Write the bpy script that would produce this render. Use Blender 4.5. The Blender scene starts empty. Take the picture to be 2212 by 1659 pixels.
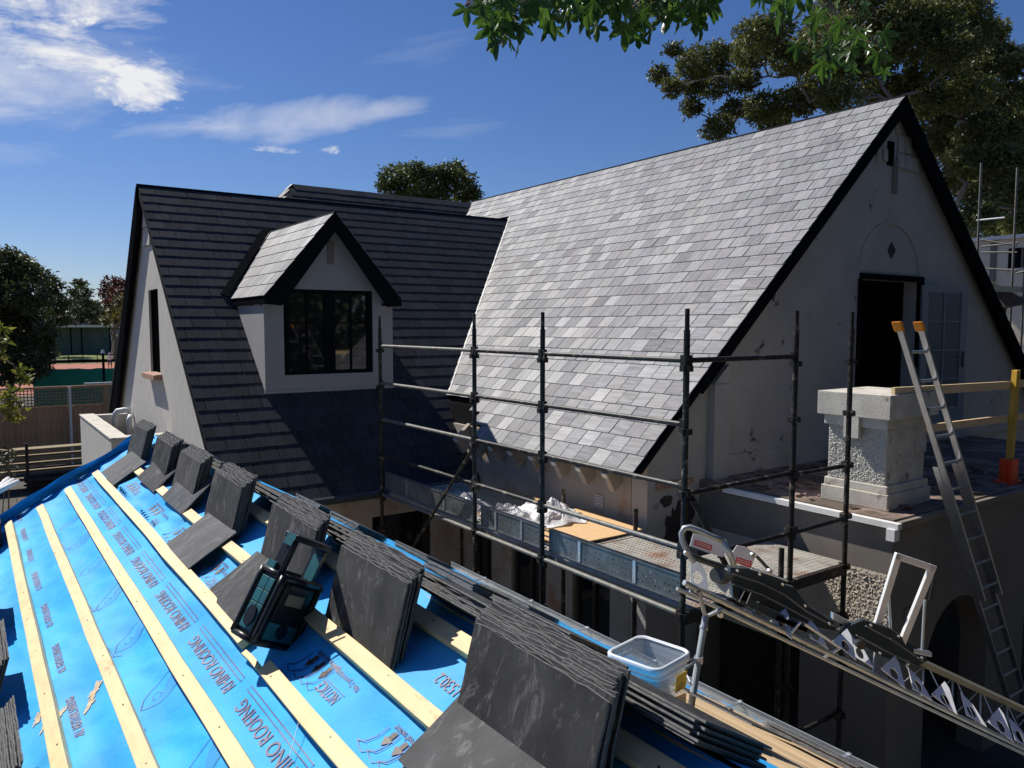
import bpy, bmesh, math, random
from mathutils import Vector as V, Matrix
from mathutils import noise as mnoise
random.seed(7)
R = random.Random(11)
rad = math.radians
SC = bpy.context.scene
COL = SC.collection

# ------------------------------------------------------------------ camera
EYE = V((0, 0, 4.7)); FPX = 1680.0
PITCH = math.atan(124.5 / FPX); YAW = rad(35)
fwd = V((math.sin(YAW), math.cos(YAW), 0)); rgt = V((math.cos(YAW), -math.sin(YAW), 0)); UPV = V((0, 0, 1))
CF = fwd * math.cos(PITCH) - UPV * math.sin(PITCH)
CU = fwd * math.sin(PITCH) + UPV * math.cos(PITCH)
cam_d = bpy.data.cameras.new('camera'); cam = bpy.data.objects.new('camera', cam_d); COL.objects.link(cam)
cam_d.sensor_width = 36; cam_d.lens = 36 * FPX / 2212; cam_d.clip_end = 3000; cam_d.clip_start = 0.05
m = Matrix((rgt, CU, -CF)).transposed().to_4x4(); m.translation = EYE; cam.matrix_world = m
SC.camera = cam

def ray(u, v): return CF + rgt * ((u - 1106) / FPX) - CU * ((v - 829.5) / FPX)
def onX(u, v, X): r = ray(u, v); return EYE + r * (X / r.x)
def onY(u, v, Y): r = ray(u, v); return EYE + r * (Y / r.y)
def onZ(u, v, Z): r = ray(u, v); return EYE + r * ((Z - EYE.z) / r.z)
def dep(u, v, z): return EYE + ray(u, v) * z
def pix(P):
    d = V(P) - EYE; z = d.dot(CF)
    return (1106 + FPX * d.dot(rgt) / z, 829.5 - FPX * d.dot(CU) / z, z)

# ------------------------------------------------------------------ world + sun
SUNDIR = V((-0.28, 0.90, 1.0)).normalized()
w = bpy.data.worlds.new("World"); SC.world = w; w.use_nodes = True
nt = w.node_tree; nt.nodes.clear()
def N_(t, **k):
    n = nt.nodes.new(t)
    for a, b in k.items(): setattr(n, a, b)
    return n
def L_(a, b): nt.links.new(a, b)
out = N_('ShaderNodeOutputWorld'); bg = N_('ShaderNodeBackground'); sky = N_('ShaderNodeTexSky')
sky.sky_type = 'NISHITA'; sky.sun_disc = False
sky.sun_elevation = math.asin(SUNDIR.z); sky.sun_rotation = math.atan2(SUNDIR.x, SUNDIR.y)
sky.air_density = 1.0; sky.dust_density = 0.15; sky.ozone_density = 3.0
SKY_STRENGTH = 0.050
bg.inputs['Strength'].default_value = SKY_STRENGTH
tc = N_('ShaderNodeTexCoord')
def vdot(vec):
    n = N_('ShaderNodeVectorMath', operation='DOT_PRODUCT'); L_(tc.outputs['Generated'], n.inputs[0]); n.inputs[1].default_value = vec; return n.outputs['Value']
def mth(op, a, b=None, clamp=False):
    n = N_('ShaderNodeMath', operation=op); n.use_clamp = clamp
    for i, x in enumerate((a, b)):
        if x is None: continue
        if isinstance(x, (int, float)): n.inputs[i].default_value = x
        else: L_(x, n.inputs[i])
    return n.outputs[0]
def cloud(c, ax, ra, rb, sa, sb, det, thr, soft, dens, dist=0.6, lv=0.42):
    """one cloud bank: c = direction of its middle, ax = direction of its long axis"""
    c = V(c).normalized(); e1 = (V(ax) - c * V(ax).dot(c)).normalized(); e2 = c.cross(e1)
    d = vdot(c); dd = mth('MAXIMUM', d, 0.05)
    a = mth('DIVIDE', vdot(e1), dd); b = mth('DIVIDE', vdot(e2), dd)
    r2 = mth('ADD', mth('POWER', mth('ABSOLUTE', mth('DIVIDE', a, ra)), 2.0), mth('POWER', mth('ABSOLUTE', mth('DIVIDE', b, rb)), 2.0))
    mask = mth('SUBTRACT', 1.0, r2, True)
    mask = mth('MULTIPLY', mask, mth('GREATER_THAN', d, 0.1))
    cb = N_('ShaderNodeCombineXYZ'); L_(mth('MULTIPLY', a, sa), cb.inputs[0]); L_(mth('MULTIPLY', b, sb), cb.inputs[1]); cb.inputs[2].default_value = ra * 37
    no = N_('ShaderNodeTexNoise'); no.inputs['Scale'].default_value = 1; no.inputs['Detail'].default_value = det; no.inputs['Roughness'].default_value = 0.62; no.inputs['Distortion'].default_value = dist
    L_(cb.outputs[0], no.inputs['Vector'])
    x = mth('ADD', no.outputs[0], mth('MULTIPLY', mth('SUBTRACT', mask, 1.0), thr))
    x = mth('DIVIDE', mth('SUBTRACT', x, lv), soft, True)
    return mth('MULTIPLY', x, dens)
def cdir(u, v): return ray(u, v).normalized()
banks = []
def cl(u, v, u2, v2, ra, rb, *a, **k): banks.append(cloud(cdir(u, v), cdir(u2, v2) - cdir(u, v), ra / FPX, rb / FPX, *a, **k))
cl(120, 10, 420, 20, 420, 90, 8, 20, 12, 0.5, 0.2, 0.95, dist=.4, lv=.40)
cl(60, 100, 420, 130, 480, 170, 9, 22, 12, 0.50, 0.20, 0.9, dist=.4, lv=.425)
cl(60, 150, 300, 150, 480, 130, 3, 9, 8, 0.45, 0.45, 0.55, dist=.4, lv=.34)
cl(-20, 235, 200, 232, 300, 45, 5, 18, 8, 0.5, 0.35, 0.6, lv=.38)
cl(310, 190, 400, 205, 150, 75, 15, 30, 11, 0.50, 0.18, 0.95, dist=.4, lv=.38)
cl(180, 40, 300, 60, 60, 30, 30, 50, 8, 0.5, 0.2, 0.9)
cl(60, 150, 300, 190, 380, 150, 6, 14, 7, 0.45, 0.4, 0.6)
cl(600, 268, 900, 228, 420, 72, 2.0, 9, 7, 0.5, 0.34, 0.72, dist=1.0, lv=.34)
cl(820, 245, 900, 225, 190, 40, 3, 20, 7, 0.5, 0.4, 0.5, dist=1.0, lv=.34)
cl(420, 282, 620, 274, 240, 52, 4, 16, 6, 0.5, 0.4, 0.6, lv=.36)
cl(1010, 280, 1200, 268, 260, 42, 4, 22, 6, 0.5, 0.5, 0.26)
cl(940, 105, 1180, 60, 260, 60, 4, 22, 6, 0.5, 0.5, 0.2)
cl(712, 322, 760, 326, 50, 22, 26, 44, 8, 0.5, 0.2, 0.9)
cl(600, 324, 680, 328, 90, 16, 26, 60, 8, 0.5, 0.2, 0.7)
cl(60, 240, 300, 235, 330, 70, 3, 14, 7, 0.5, 0.4, 0.5, lv=.36)
cl(40, 330, 200, 330, 150, 50, 5, 16, 6, 0.5, 0.5, 0.4)
cl(-900, 60, -500, 120, 700, 260, 5, 12, 8, 0.5, 0.4, 0.5)
tot = banks[0]
for b in banks[1:]: tot = mth('ADD', tot, b, True)
mix = N_('ShaderNodeMixRGB'); mix.inputs[2].default_value = (14.5, 14.6, 15.0, 1)
# the sky's own colour, a touch deeper blue as the phone camera saw it
hs = N_('ShaderNodeHueSaturation'); hs.inputs['Saturation'].default_value = 1.15; hs.inputs['Value'].default_value = 1.0
L_(sky.outputs[0], hs.inputs['Color'])
tn = N_('ShaderNodeMixRGB', blend_type='MULTIPLY'); tn.inputs[0].default_value = 1; tn.inputs[2].default_value = (1.0, 1.08, 1.42, 1); L_(hs.outputs[0], tn.inputs[1])
L_(tot, mix.inputs[0]); L_(tn.outputs[0], mix.inputs[1]); L_(mix.outputs[0], bg.inputs['Color']); L_(bg.outputs[0], out.inputs['Surface'])

sl = bpy.data.lights.new('sun', 'SUN'); sun = bpy.data.objects.new('sun', sl); COL.objects.link(sun)
sl.energy = 5.0; sl.angle = rad(0.5); sl.color = (1.0, 0.955, 0.89)
sun.rotation_euler = SUNDIR.to_track_quat('Z', 'Y').to_euler()
sun.location = (0, 0, 40)
SC.view_settings.view_transform = 'Standard'; SC.view_settings.look = 'None'; SC.view_settings.gamma = 1; SC.view_settings.exposure = 0.22
SC.render.engine = 'CYCLES'
SC.cycles.max_bounces = 6; SC.cycles.diffuse_bounces = 2; SC.cycles.transparent_max_bounces = 12
try: SC.cycles.use_denoising = True
except Exception: pass

# ------------------------------------------------------------------ helpers
class MB:
    def __init__(s): s.v = []; s.f = []
    def face(s, *p):
        b = len(s.v); s.v += [tuple(q) for q in p]; s.f.append(tuple(range(b, b + len(p))))
    def box(s, a, b):
        (x0, y0, z0), (x1, y1, z1) = a, b
        s.hexa((x0, y0, z0), (x1 - x0, 0, 0), (0, y1 - y0, 0), (0, 0, z1 - z0))
    def hexa(s, o, ax, ay, az):
        o, ax, ay, az = V(o), V(ax), V(ay), V(az)
        if ax.cross(ay).dot(az) < 0: o = o + az; az = -az
        b = len(s.v)
        for k in (0, 1):
            for (i, j) in ((0, 0), (1, 0), (1, 1), (0, 1)): s.v.append(tuple(o + ax * i + ay * j + az * k))
        for q in ((3, 2, 1, 0), (4, 5, 6, 7), (0, 1, 5, 4), (1, 2, 6, 5), (2, 3, 7, 6), (3, 0, 4, 7)): s.f.append(tuple(b + i for i in q))
    def prism(s, poly, ext):
        """poly: 3-D points in a plane, ext: extrusion vector"""
        poly = [V(p) for p in poly]; ext = V(ext); n = len(poly)
        nn = V((0, 0, 0))
        for i in range(n): nn += poly[i].cross(poly[(i + 1) % n])
        if nn.dot(ext) < 0: poly.reverse()
        b = len(s.v); s.v += [tuple(p) for p in poly] + [tuple(p + ext) for p in poly]
        s.f.append(tuple(b + i for i in reversed(range(n)))); s.f.append(tuple(b + n + i for i in range(n)))
        for i in range(n): j = (i + 1) % n; s.f.append((b + i, b + j, b + n + j, b + n + i))
    def tube(s, pts, r, n=8, caps=True, r1=None):
        pts = [V(p) for p in pts]; m = len(pts); b = len(s.v)
        u = None
        for k, p in enumerate(pts):
            t = (pts[min(k + 1, m - 1)] - pts[max(k - 1, 0)]).normalized()
            if u is None:
                u = t.orthogonal().normalized()
            else:
                u = (u - t * u.dot(t)).normalized()
            w_ = t.cross(u); rr = r if r1 is None else r + (r1 - r) * k / max(1, m - 1)
            for i in range(n):
                a = 2 * math.pi * i / n; s.v.append(tuple(p + (u * math.cos(a) + w_ * math.sin(a)) * rr))
        for k in range(m - 1):
            for i in range(n):
                j = (i + 1) % n; s.f.append((b + k * n + i, b + k * n + j, b + (k + 1) * n + j, b + (k + 1) * n + i))
        if caps:
            s.f.append(tuple(b + i for i in reversed(range(n)))); s.f.append(tuple(b + (m - 1) * n + i for i in range(n)))
    def pipe(s, a, b, r0, r1, n=14):
        """hollow open ring / pipe"""
        a, b = V(a), V(b); t = (b - a).normalized(); u = t.orthogonal().normalized(); w_ = t.cross(u); base = len(s.v)
        for (p, r) in ((a, r0), (b, r0), (b, r1), (a, r1)):
            for i in range(n):
                an = 2 * math.pi * i / n; s.v.append(tuple(p + (u * math.cos(an) + w_ * math.sin(an)) * r))
        for k in range(4):
            for i in range(n):
                j = (i + 1) % n; s.f.append((base + k * n + i, base + k * n + j, base + ((k + 1) % 4) * n + j, base + ((k + 1) % 4) * n + i))
    def mesh(s, name):
        me = bpy.data.meshes.new(name); me.from_pydata(s.v, [], s.f); me.validate(); me.update(); return me

def link(o, parent=None):
    COL.objects.link(o)
    if parent is not None: o.parent = parent
    return o
def part(name, mb, mat, parent=None, smooth=False, bevel=0, label=None, kind=None):
    me = mb.mesh(name) if isinstance(mb, MB) else mb
    if mat is not None and not me.materials: me.materials.append(mat)
    if smooth:
        for p in me.polygons: p.use_smooth = True
    o = bpy.data.objects.new(name, me); link(o, parent)
    if bevel:
        b = o.modifiers.new('bevel', 'BEVEL'); b.width = bevel; b.segments = 2; b.limit_method = 'ANGLE'
    if label: o['label'] = label
    if kind: o['kind'] = kind
    return o
def tag(o, label, cat, group=None, kind=None):
    if label: o['label'] = label
    if cat: o['category'] = cat
    if group: o['group'] = group
    if kind: o['kind'] = kind
    return o
def thing(name, label, cat, group=None):
    o = bpy.data.objects.new(name, None); COL.objects.link(o); o.empty_display_size = 0.2
    return tag(o, label, cat, group)
def struct(name, mb, mat, smooth=False):
    return part(name, mb, mat, None, smooth, kind='structure')

# ------------------------------------------------------------------ materials
MT = {}
def mat(name, col, rough=0.7, metal=0.0, var=0.15, vs=8.0, bump=0.0, bs=60.0, col2=None, c2s=3.0, c2t=0.55, c2w=0.12, spec=0.5, stretch=None, rnd=0.0, coords='Object', alpha=None, trans=0.0, bdist=0.01, sheen=0.0, detail=6):
    M = bpy.data.materials.new(name); M.use_nodes = True; t = M.node_tree; P = t.nodes['Principled BSDF']
    def nn(k): return t.nodes.new(k)
    tcn = nn('ShaderNodeTexCoord'); mp = nn('ShaderNodeMapping'); t.links.new(tcn.outputs[coords], mp.inputs[0])
    if stretch: mp.inputs['Scale'].default_value = stretch
    base = nn('ShaderNodeRGB'); base.outputs[0].default_value = (*col, 1); cur = base.outputs[0]
    if col2 is not None:
        n2 = nn('ShaderNodeTexNoise'); n2.inputs['Scale'].default_value = c2s; n2.inputs['Detail'].default_value = 8; n2.inputs['Roughness'].default_value = 0.65
        t.links.new(mp.outputs[0], n2.inputs['Vector'])
        rp = nn('ShaderNodeMapRange'); rp.inputs[1].default_value = c2t - c2w; rp.inputs[2].default_value = c2t + c2w; t.links.new(n2.outputs[0], rp.inputs[0])
        mx = nn('ShaderNodeMixRGB'); mx.inputs[2].default_value = (*col2, 1); t.links.new(rp.outputs[0], mx.inputs[0]); t.links.new(cur, mx.inputs[1]); cur = mx.outputs[0]
    if var or rnd:
        n1 = nn('ShaderNodeTexNoise'); n1.inputs['Scale'].default_value = vs; n1.inputs['Detail'].default_value = detail; t.links.new(mp.outputs[0], n1.inputs['Vector'])
        mr = nn('ShaderNodeMapRange'); mr.inputs[1].default_value = 0.3; mr.inputs[2].default_value = 0.7; mr.inputs[3].default_value = 1 - var; mr.inputs[4].default_value = 1 + var
        t.links.new(n1.outputs[0], mr.inputs[0]); fac = mr.outputs[0]
        if rnd:
            oi = nn('ShaderNodeObjectInfo'); ge = nn('ShaderNodeNewGeometry'); ad = nn('ShaderNodeMath'); ad.operation = 'ADD'
            t.links.new(oi.outputs['Random'], ad.inputs[0]); t.links.new(ge.outputs['Random Per Island'], ad.inputs[1])
            fr = nn('ShaderNodeMath'); fr.operation = 'FRACT'; t.links.new(ad.outputs[0], fr.inputs[0])
            m2 = nn('ShaderNodeMapRange'); m2.inputs[3].default_value = 1 - rnd; m2.inputs[4].default_value = 1 + rnd; t.links.new(fr.outputs[0], m2.inputs[0])
            mu = nn('ShaderNodeMath'); mu.operation = 'MULTIPLY'; t.links.new(fac, mu.inputs[0]); t.links.new(m2.outputs[0], mu.inputs[1]); fac = mu.outputs[0]
        vm = nn('ShaderNodeVectorMath'); vm.operation = 'SCALE'; t.links.new(cur, vm.inputs[0]); t.links.new(fac, vm.inputs['Scale']); cur = vm.outputs[0]
    t.links.new(cur, P.inputs['Base Color'])
    P.inputs['Roughness'].default_value = rough; P.inputs['Metallic'].default_value = metal
    P.inputs['Specular IOR Level'].default_value = spec
    if trans: P.inputs['Transmission Weight'].default_value = trans
    if bump:
        nb = nn('ShaderNodeTexNoise'); nb.inputs['Scale'].default_value = bs; nb.inputs['Detail'].default_value = 5; t.links.new(mp.outputs[0], nb.inputs['Vector'])
        bp = nn('ShaderNodeBump'); bp.inputs['Strength'].default_value = bump; bp.inputs['Distance'].default_value = bdist
        t.links.new(nb.outputs[0], bp.inputs['Height']); t.links.new(bp.outputs[0], P.inputs['Normal'])
    MT[name] = M; return M

def slate_mat(name, lo, hi, rlo, rhi, streak_scale, streak=0.35, bump=0.25, tint=True, scratch=0.0, spec=0.5, coords='Object', cool=0.0, scs=(7, 7, 7), sct=(.55, .8)):
    """riven slate: every piece its own tone and gloss, cleft streaks running down the slope"""
    M = bpy.data.materials.new(name); M.use_nodes = True; t = M.node_tree; P = t.nodes['Principled BSDF']
    def nn(k, **a):
        n = t.nodes.new(k)
        for x, y in a.items(): setattr(n, x, y)
        return n
    oi = nn('ShaderNodeObjectInfo'); ge = nn('ShaderNodeNewGeometry'); ad = nn('ShaderNodeMath', operation='ADD')
    t.links.new(oi.outputs['Random'], ad.inputs[0]); t.links.new(ge.outputs['Random Per Island'], ad.inputs[1])
    fr = nn('ShaderNodeMath', operation='FRACT'); t.links.new(ad.outputs[0], fr.inputs[0]); rn = fr.outputs[0]
    wn = nn('ShaderNodeTexWhiteNoise', noise_dimensions='1D'); t.links.new(rn, wn.inputs['W'])
    tcn = nn('ShaderNodeTexCoord'); mp = nn('ShaderNodeMapping'); mp.inputs['Scale'].default_value = streak_scale
    t.links.new(tcn.outputs[coords], mp.inputs[0])
    sh = nn('ShaderNodeVectorMath', operation='SCALE'); t.links.new(wn.outputs['Color'], sh.inputs[0]); sh.inputs['Scale'].default_value = 40
    av = nn('ShaderNodeVectorMath', operation='ADD'); t.links.new(mp.outputs[0], av.inputs[0]); t.links.new(sh.outputs[0], av.inputs[1])
    n1 = nn('ShaderNodeTexNoise'); n1.inputs['Scale'].default_value = 1; n1.inputs['Detail'].default_value = 5; n1.inputs['Roughness'].default_value = 0.6; t.links.new(av.outputs[0], n1.inputs['Vector'])
    rp = nn('ShaderNodeValToRGB'); e = rp.color_ramp.elements
    e[0].position = 0; e[0].color = (lo * (0.97 - cool * .6), lo * 1.0, lo * (1.04 + cool), 1); e[1].position = 1; e[1].color = (hi * (1 - cool * .6), hi, hi * (1.02 + cool), 1)
    if tint:
        for pos, c in ((0.25, (1.05, 0.99, 1.01)), (0.45, (0.98, 1.01, 1.0)), (0.62, (1.0, 1.0, 1.06)), (0.8, (1.04, 1.0, 0.97))):
            x = e.new(pos); b = lo + (hi - lo) * pos; x.color = (b * c[0] * (1 - cool * .6), b * c[1], b * c[2] * (1 + cool), 1)
    t.links.new(rn, rp.inputs[0])
    mr = nn('ShaderNodeMapRange'); mr.inputs[1].default_value = 0.32; mr.inputs[2].default_value = 0.68; mr.inputs[3].default_value = 1 - streak; mr.inputs[4].default_value = 1 + streak; t.links.new(n1.outputs[0], mr.inputs[0])
    sc = nn('ShaderNodeVectorMath', operation='SCALE'); t.links.new(rp.outputs[0], sc.inputs[0]); t.links.new(mr.outputs[0], sc.inputs['Scale']); cur = sc.outputs[0]
    if scratch:
        mp2 = nn('ShaderNodeMapping'); mp2.inputs['Scale'].default_value = scs; t.links.new(tcn.outputs[coords], mp2.inputs[0])
        a2 = nn('ShaderNodeVectorMath', operation='ADD'); t.links.new(mp2.outputs[0], a2.inputs[0]); t.links.new(sh.outputs[0], a2.inputs[1])
        n2 = nn('ShaderNodeTexNoise'); n2.inputs['Scale'].default_value = 1; n2.inputs['Detail'].default_value = 9; n2.inputs['Roughness'].default_value = 0.72; n2.inputs['Distortion'].default_value = 1.6; t.links.new(a2.outputs[0], n2.inputs['Vector'])
        m2 = nn('ShaderNodeMapRange'); m2.inputs[1].default_value = sct[0]; m2.inputs[2].default_value = sct[1]; m2.inputs[4].default_value = scratch; t.links.new(n2.outputs[0], m2.inputs[0])
        mx = nn('ShaderNodeMixRGB'); mx.inputs[2].default_value = (0.26, 0.26, 0.255, 1); t.links.new(m2.outputs[0], mx.inputs[0]); t.links.new(cur, mx.inputs[1]); cur = mx.outputs[0]
    t.links.new(cur, P.inputs['Base Color'])
    m3 = nn('ShaderNodeMapRange'); m3.inputs[3].default_value = rlo; m3.inputs[4].default_value = rhi; t.links.new(wn.outputs['Value'], m3.inputs[0]); t.links.new(m3.outputs[0], P.inputs['Roughness'])
    P.inputs['Specular IOR Level'].default_value = spec
    bp = nn('ShaderNodeBump'); bp.inputs['Strength'].default_value = bump; bp.inputs['Distance'].default_value = 0.004; t.links.new(n1.outputs[0], bp.inputs['Height']); t.links.new(bp.outputs[0], P.inputs['Normal'])
    MT[name] = M; return M

slate_mat('slate_main', 0.185, 0.285, 0.55, 0.8, (3, 26, 3), 0.3, 0.3, scratch=0.12, spec=0.34)
slate_mat('slate_wing_shaded', 0.034, 0.050, 0.6, 0.85, (26, 3, 3), 0.22, 0.2, scratch=0.03, spec=0.12, cool=0.16)  # same slate as the main roof, darkened in colour for grazing sun
slate_mat('slate_dormer', 0.13, 0.22, 0.55, 0.75, (3, 26, 3), 0.25, 0.3, scratch=0.1)
slate_mat('slate_pile', 0.035, 0.075, 0.5, 0.7, (6, 5, 4), 0.35, 0.45, tint=False, scratch=0.8, spec=0.16, scs=(16, 7, 12), sct=(.53, .74))
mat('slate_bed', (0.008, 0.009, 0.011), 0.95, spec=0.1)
mat('black_paint', (0.010, 0.011, 0.013), 0.6, var=0.2, spec=0.0)
mat('slate_edge', (0.13, 0.13, 0.128), 0.8, var=0.35, vs=60, spec=0.2)
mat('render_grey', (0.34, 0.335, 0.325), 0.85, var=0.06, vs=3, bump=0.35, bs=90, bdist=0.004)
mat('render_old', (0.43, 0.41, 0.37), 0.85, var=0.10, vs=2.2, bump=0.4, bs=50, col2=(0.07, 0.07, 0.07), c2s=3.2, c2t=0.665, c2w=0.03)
mat('render_warm', (0.40, 0.36, 0.31), 0.9, var=0.12, vs=2, bump=0.4, bs=40, col2=(0.30, 0.17, 0.09), c2s=1.6, c2t=0.62, c2w=0.08)
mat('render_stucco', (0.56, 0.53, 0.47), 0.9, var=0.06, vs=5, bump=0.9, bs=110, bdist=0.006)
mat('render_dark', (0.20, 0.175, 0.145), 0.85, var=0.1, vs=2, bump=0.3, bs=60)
mat('chimney_white', (0.56, 0.52, 0.44), 0.85, var=0.14, vs=5, bump=0.3, bs=50, col2=(0.12, 0.10, 0.07), c2s=6, c2t=0.64, c2w=0.06)
mat('roughcast', (0.50, 0.48, 0.42), 0.95, var=0.16, vs=38, bump=0.4, bs=60, bdist=0.01)
mat('roughcast_low', (0.47, 0.41, 0.33), 0.95, var=0.2, vs=38, bump=0.4, bs=60, bdist=0.01)
mat('brick_sill', (0.40, 0.23, 0.16), 0.9, var=0.25, vs=20, bump=0.4, bs=60)
mat('glass_dark', (0.012, 0.014, 0.016), 0.03, spec=0.9, var=0)
mat('door_paint', (0.27, 0.285, 0.285), 0.5, var=0.05)
mat('door_glass', (0.10, 0.12, 0.14), 0.25, var=0.05)
mat('void', (0.004, 0.004, 0.005), 1.0, var=0, spec=0.0)
mat('timber', (0.80, 0.58, 0.29), 0.62, var=0.12, vs=5, bump=0.12, bs=30, col2=(0.48, 0.25, 0.10), c2s=3.2, c2t=0.66, c2w=0.045, stretch=(5, 1.6, 5), rnd=0.08)
mat('plank', (0.70, 0.50, 0.28), 0.65, var=0.16, vs=5, bump=0.15, bs=30, col2=(0.42, 0.23, 0.10), c2s=1.6, c2t=0.66, c2w=0.06, stretch=(9, 0.9, 9), rnd=0.14)
mat('plywood', (0.70, 0.45, 0.22), 0.7, var=0.12, vs=6, stretch=(1.5, 8, 1), bump=0.1, bs=40)
mat('yellow_paint', (0.62, 0.36, 0.035), 0.55, var=0.15, vs=14, stretch=(1, 1, 0.15))
mat('orange_plastic', (0.80, 0.07, 0.01), 0.4, var=0.04)
mat('cap_orange', (0.86, 0.28, 0.01), 0.4, var=0.04)
mat('membrane', (0.03, 0.40, 0.86), 0.6, var=0.14, vs=3.5, bump=0.8, bs=5, bdist=0.018, col2=(0.10, 0.46, 0.80), c2s=2.2, c2t=0.6, c2w=0.18, spec=0.16, detail=3)
mat('ink', (0.11, 0.085, 0.16), 0.55, var=0.22, vs=60)
mat('ink_blue', (0.02, 0.09, 0.30), 0.55, var=0.3, vs=30)
mat('ink_brown', (0.06, 0.035, 0.02), 0.5, var=0.2, vs=60)
mat('sand', (0.62, 0.50, 0.34), 0.95, var=0.2, vs=60)
mat('galv', (0.13, 0.132, 0.12), 0.45, metal=0.45, var=0.25, vs=5, col2=(0.20, 0.22, 0.23), c2s=4, c2t=0.55, c2w=0.15)
mat('galv_bright', (0.62, 0.65, 0.67), 0.32, metal=0.8, var=0.12, vs=9)
mat('galv_dark', (0.048, 0.058, 0.058), 0.40, spec=0.5, metal=0.1, var=0.25, vs=6)
mat('alu', (0.50, 0.51, 0.52), 0.35, metal=0.85, var=0.1, vs=12)
mat('scaffold_tube', (0.024, 0.021, 0.018), 0.5, spec=0.25, metal=0.0, var=0.4, vs=14, col2=(0.22, 0.17, 0.12), c2s=11, c2t=0.61, c2w=0.05)
mat('scaffold_pale', (0.15, 0.145, 0.125), 0.6, metal=0.25, var=0.3, vs=14, col2=(0.16, 0.07, 0.03), c2s=5, c2t=0.64, c2w=0.07)
mat('deck_steel', (0.40, 0.38, 0.33), 0.6, metal=0.3, var=0.2, vs=6, col2=(0.26, 0.12, 0.07), c2s=2.5, c2t=0.62, c2w=0.09, bump=0.5, bs=30)
mat('gutter_metal', (0.52, 0.53, 0.53), 0.4, metal=0.6, var=0.15, vs=4)
mat('radio_black', (0.012, 0.012, 0.013), 0.38, var=0.3, vs=30)
mat('radio_teal', (0.025, 0.16, 0.19), 0.45, var=0.2, vs=20, col2=(0.10, 0.11, 0.10), c2s=16, c2t=0.63, c2w=0.06)
mat('radio_lcd', (0.30, 0.28, 0.20), 0.3, var=0.1)
mat('zinc_plate', (0.76, 0.77, 0.77), 0.4, metal=0.15, var=0.12, vs=14)
mat('zinc_dark', (0.10, 0.115, 0.12), 0.4, metal=0.3, var=0.3, vs=8)
mat('channel_drab', (0.20, 0.19, 0.13), 0.6, var=0.15, vs=6)
mat('hoist_zinc', (0.42, 0.46, 0.47), 0.38, metal=0.45, var=0.2, vs=10)
mat('frame_white', (0.72, 0.72, 0.70), 0.4, metal=0.2, var=0.1, vs=12)
mat('white_plate', (0.75, 0.75, 0.77), 0.4, var=0.04)
mat('red_sticker', (0.75, 0.03, 0.03), 0.4, var=0.05)
mat('white_ink', (0.85, 0.75, 0.75), 0.5, var=0)
mat('label_yellow', (0.72, 0.46, 0.03), 0.5, var=0.25, vs=90)
mat('nail_steel', (0.06, 0.065, 0.07), 0.4, metal=0.7)
mat('white_paint', (0.78, 0.77, 0.74), 0.55, var=0.06)
mat('fence_wood', (0.42, 0.26, 0.14), 0.9, var=0.2, vs=3, stretch=(8, 8, 0.5), rnd=0.16)
mat('lattice_wood', (0.26, 0.20, 0.11), 0.9, var=0.2)
mat('green_net', (0.012, 0.22, 0.13), 0.8, var=0.14, vs=0.5)
mat('clay', (0.36, 0.125, 0.075), 0.95, var=0.08, vs=0.2)
mat('grass', (0.13, 0.16, 0.03), 1.0, var=0.2, vs=0.3)
mat('earth', (0.085, 0.075, 0.06), 1.0, var=0.3, vs=1.2, bump=0.5, bs=8)
mat('concrete', (0.24, 0.225, 0.20), 0.9, var=0.15, vs=2, bump=0.3, bs=30)
mat('cream_wall', (0.74, 0.64, 0.50), 0.9, var=0.05, vs=2)
mat('terrace_bitumen', (0.12, 0.09, 0.065), 0.85, var=0.3, vs=3, col2=(0.32, 0.22, 0.18), c2s=2.2, c2t=0.56, c2w=0.06, bump=0.5, bs=25)
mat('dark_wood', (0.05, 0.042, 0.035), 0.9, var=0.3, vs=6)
mat('bark', (0.16, 0.12, 0.095), 0.9, var=0.3, vs=5, stretch=(6, 6, 1))
mat('bark_pale', (0.20, 0.165, 0.14), 0.85, var=0.3, vs=3)
mat('skin', (0.45, 0.27, 0.19), 0.6); mat('cloth_dark', (0.05, 0.05, 0.09), 0.9); mat('cloth_white', (0.75, 0.75, 0.75), 0.9)
mat('pavilion_wall', (0.09, 0.13, 0.11), 0.8, var=0.2, vs=0.6); mat('pale_blue', (0.22, 0.30, 0.46), 0.6, var=0.05)

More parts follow.
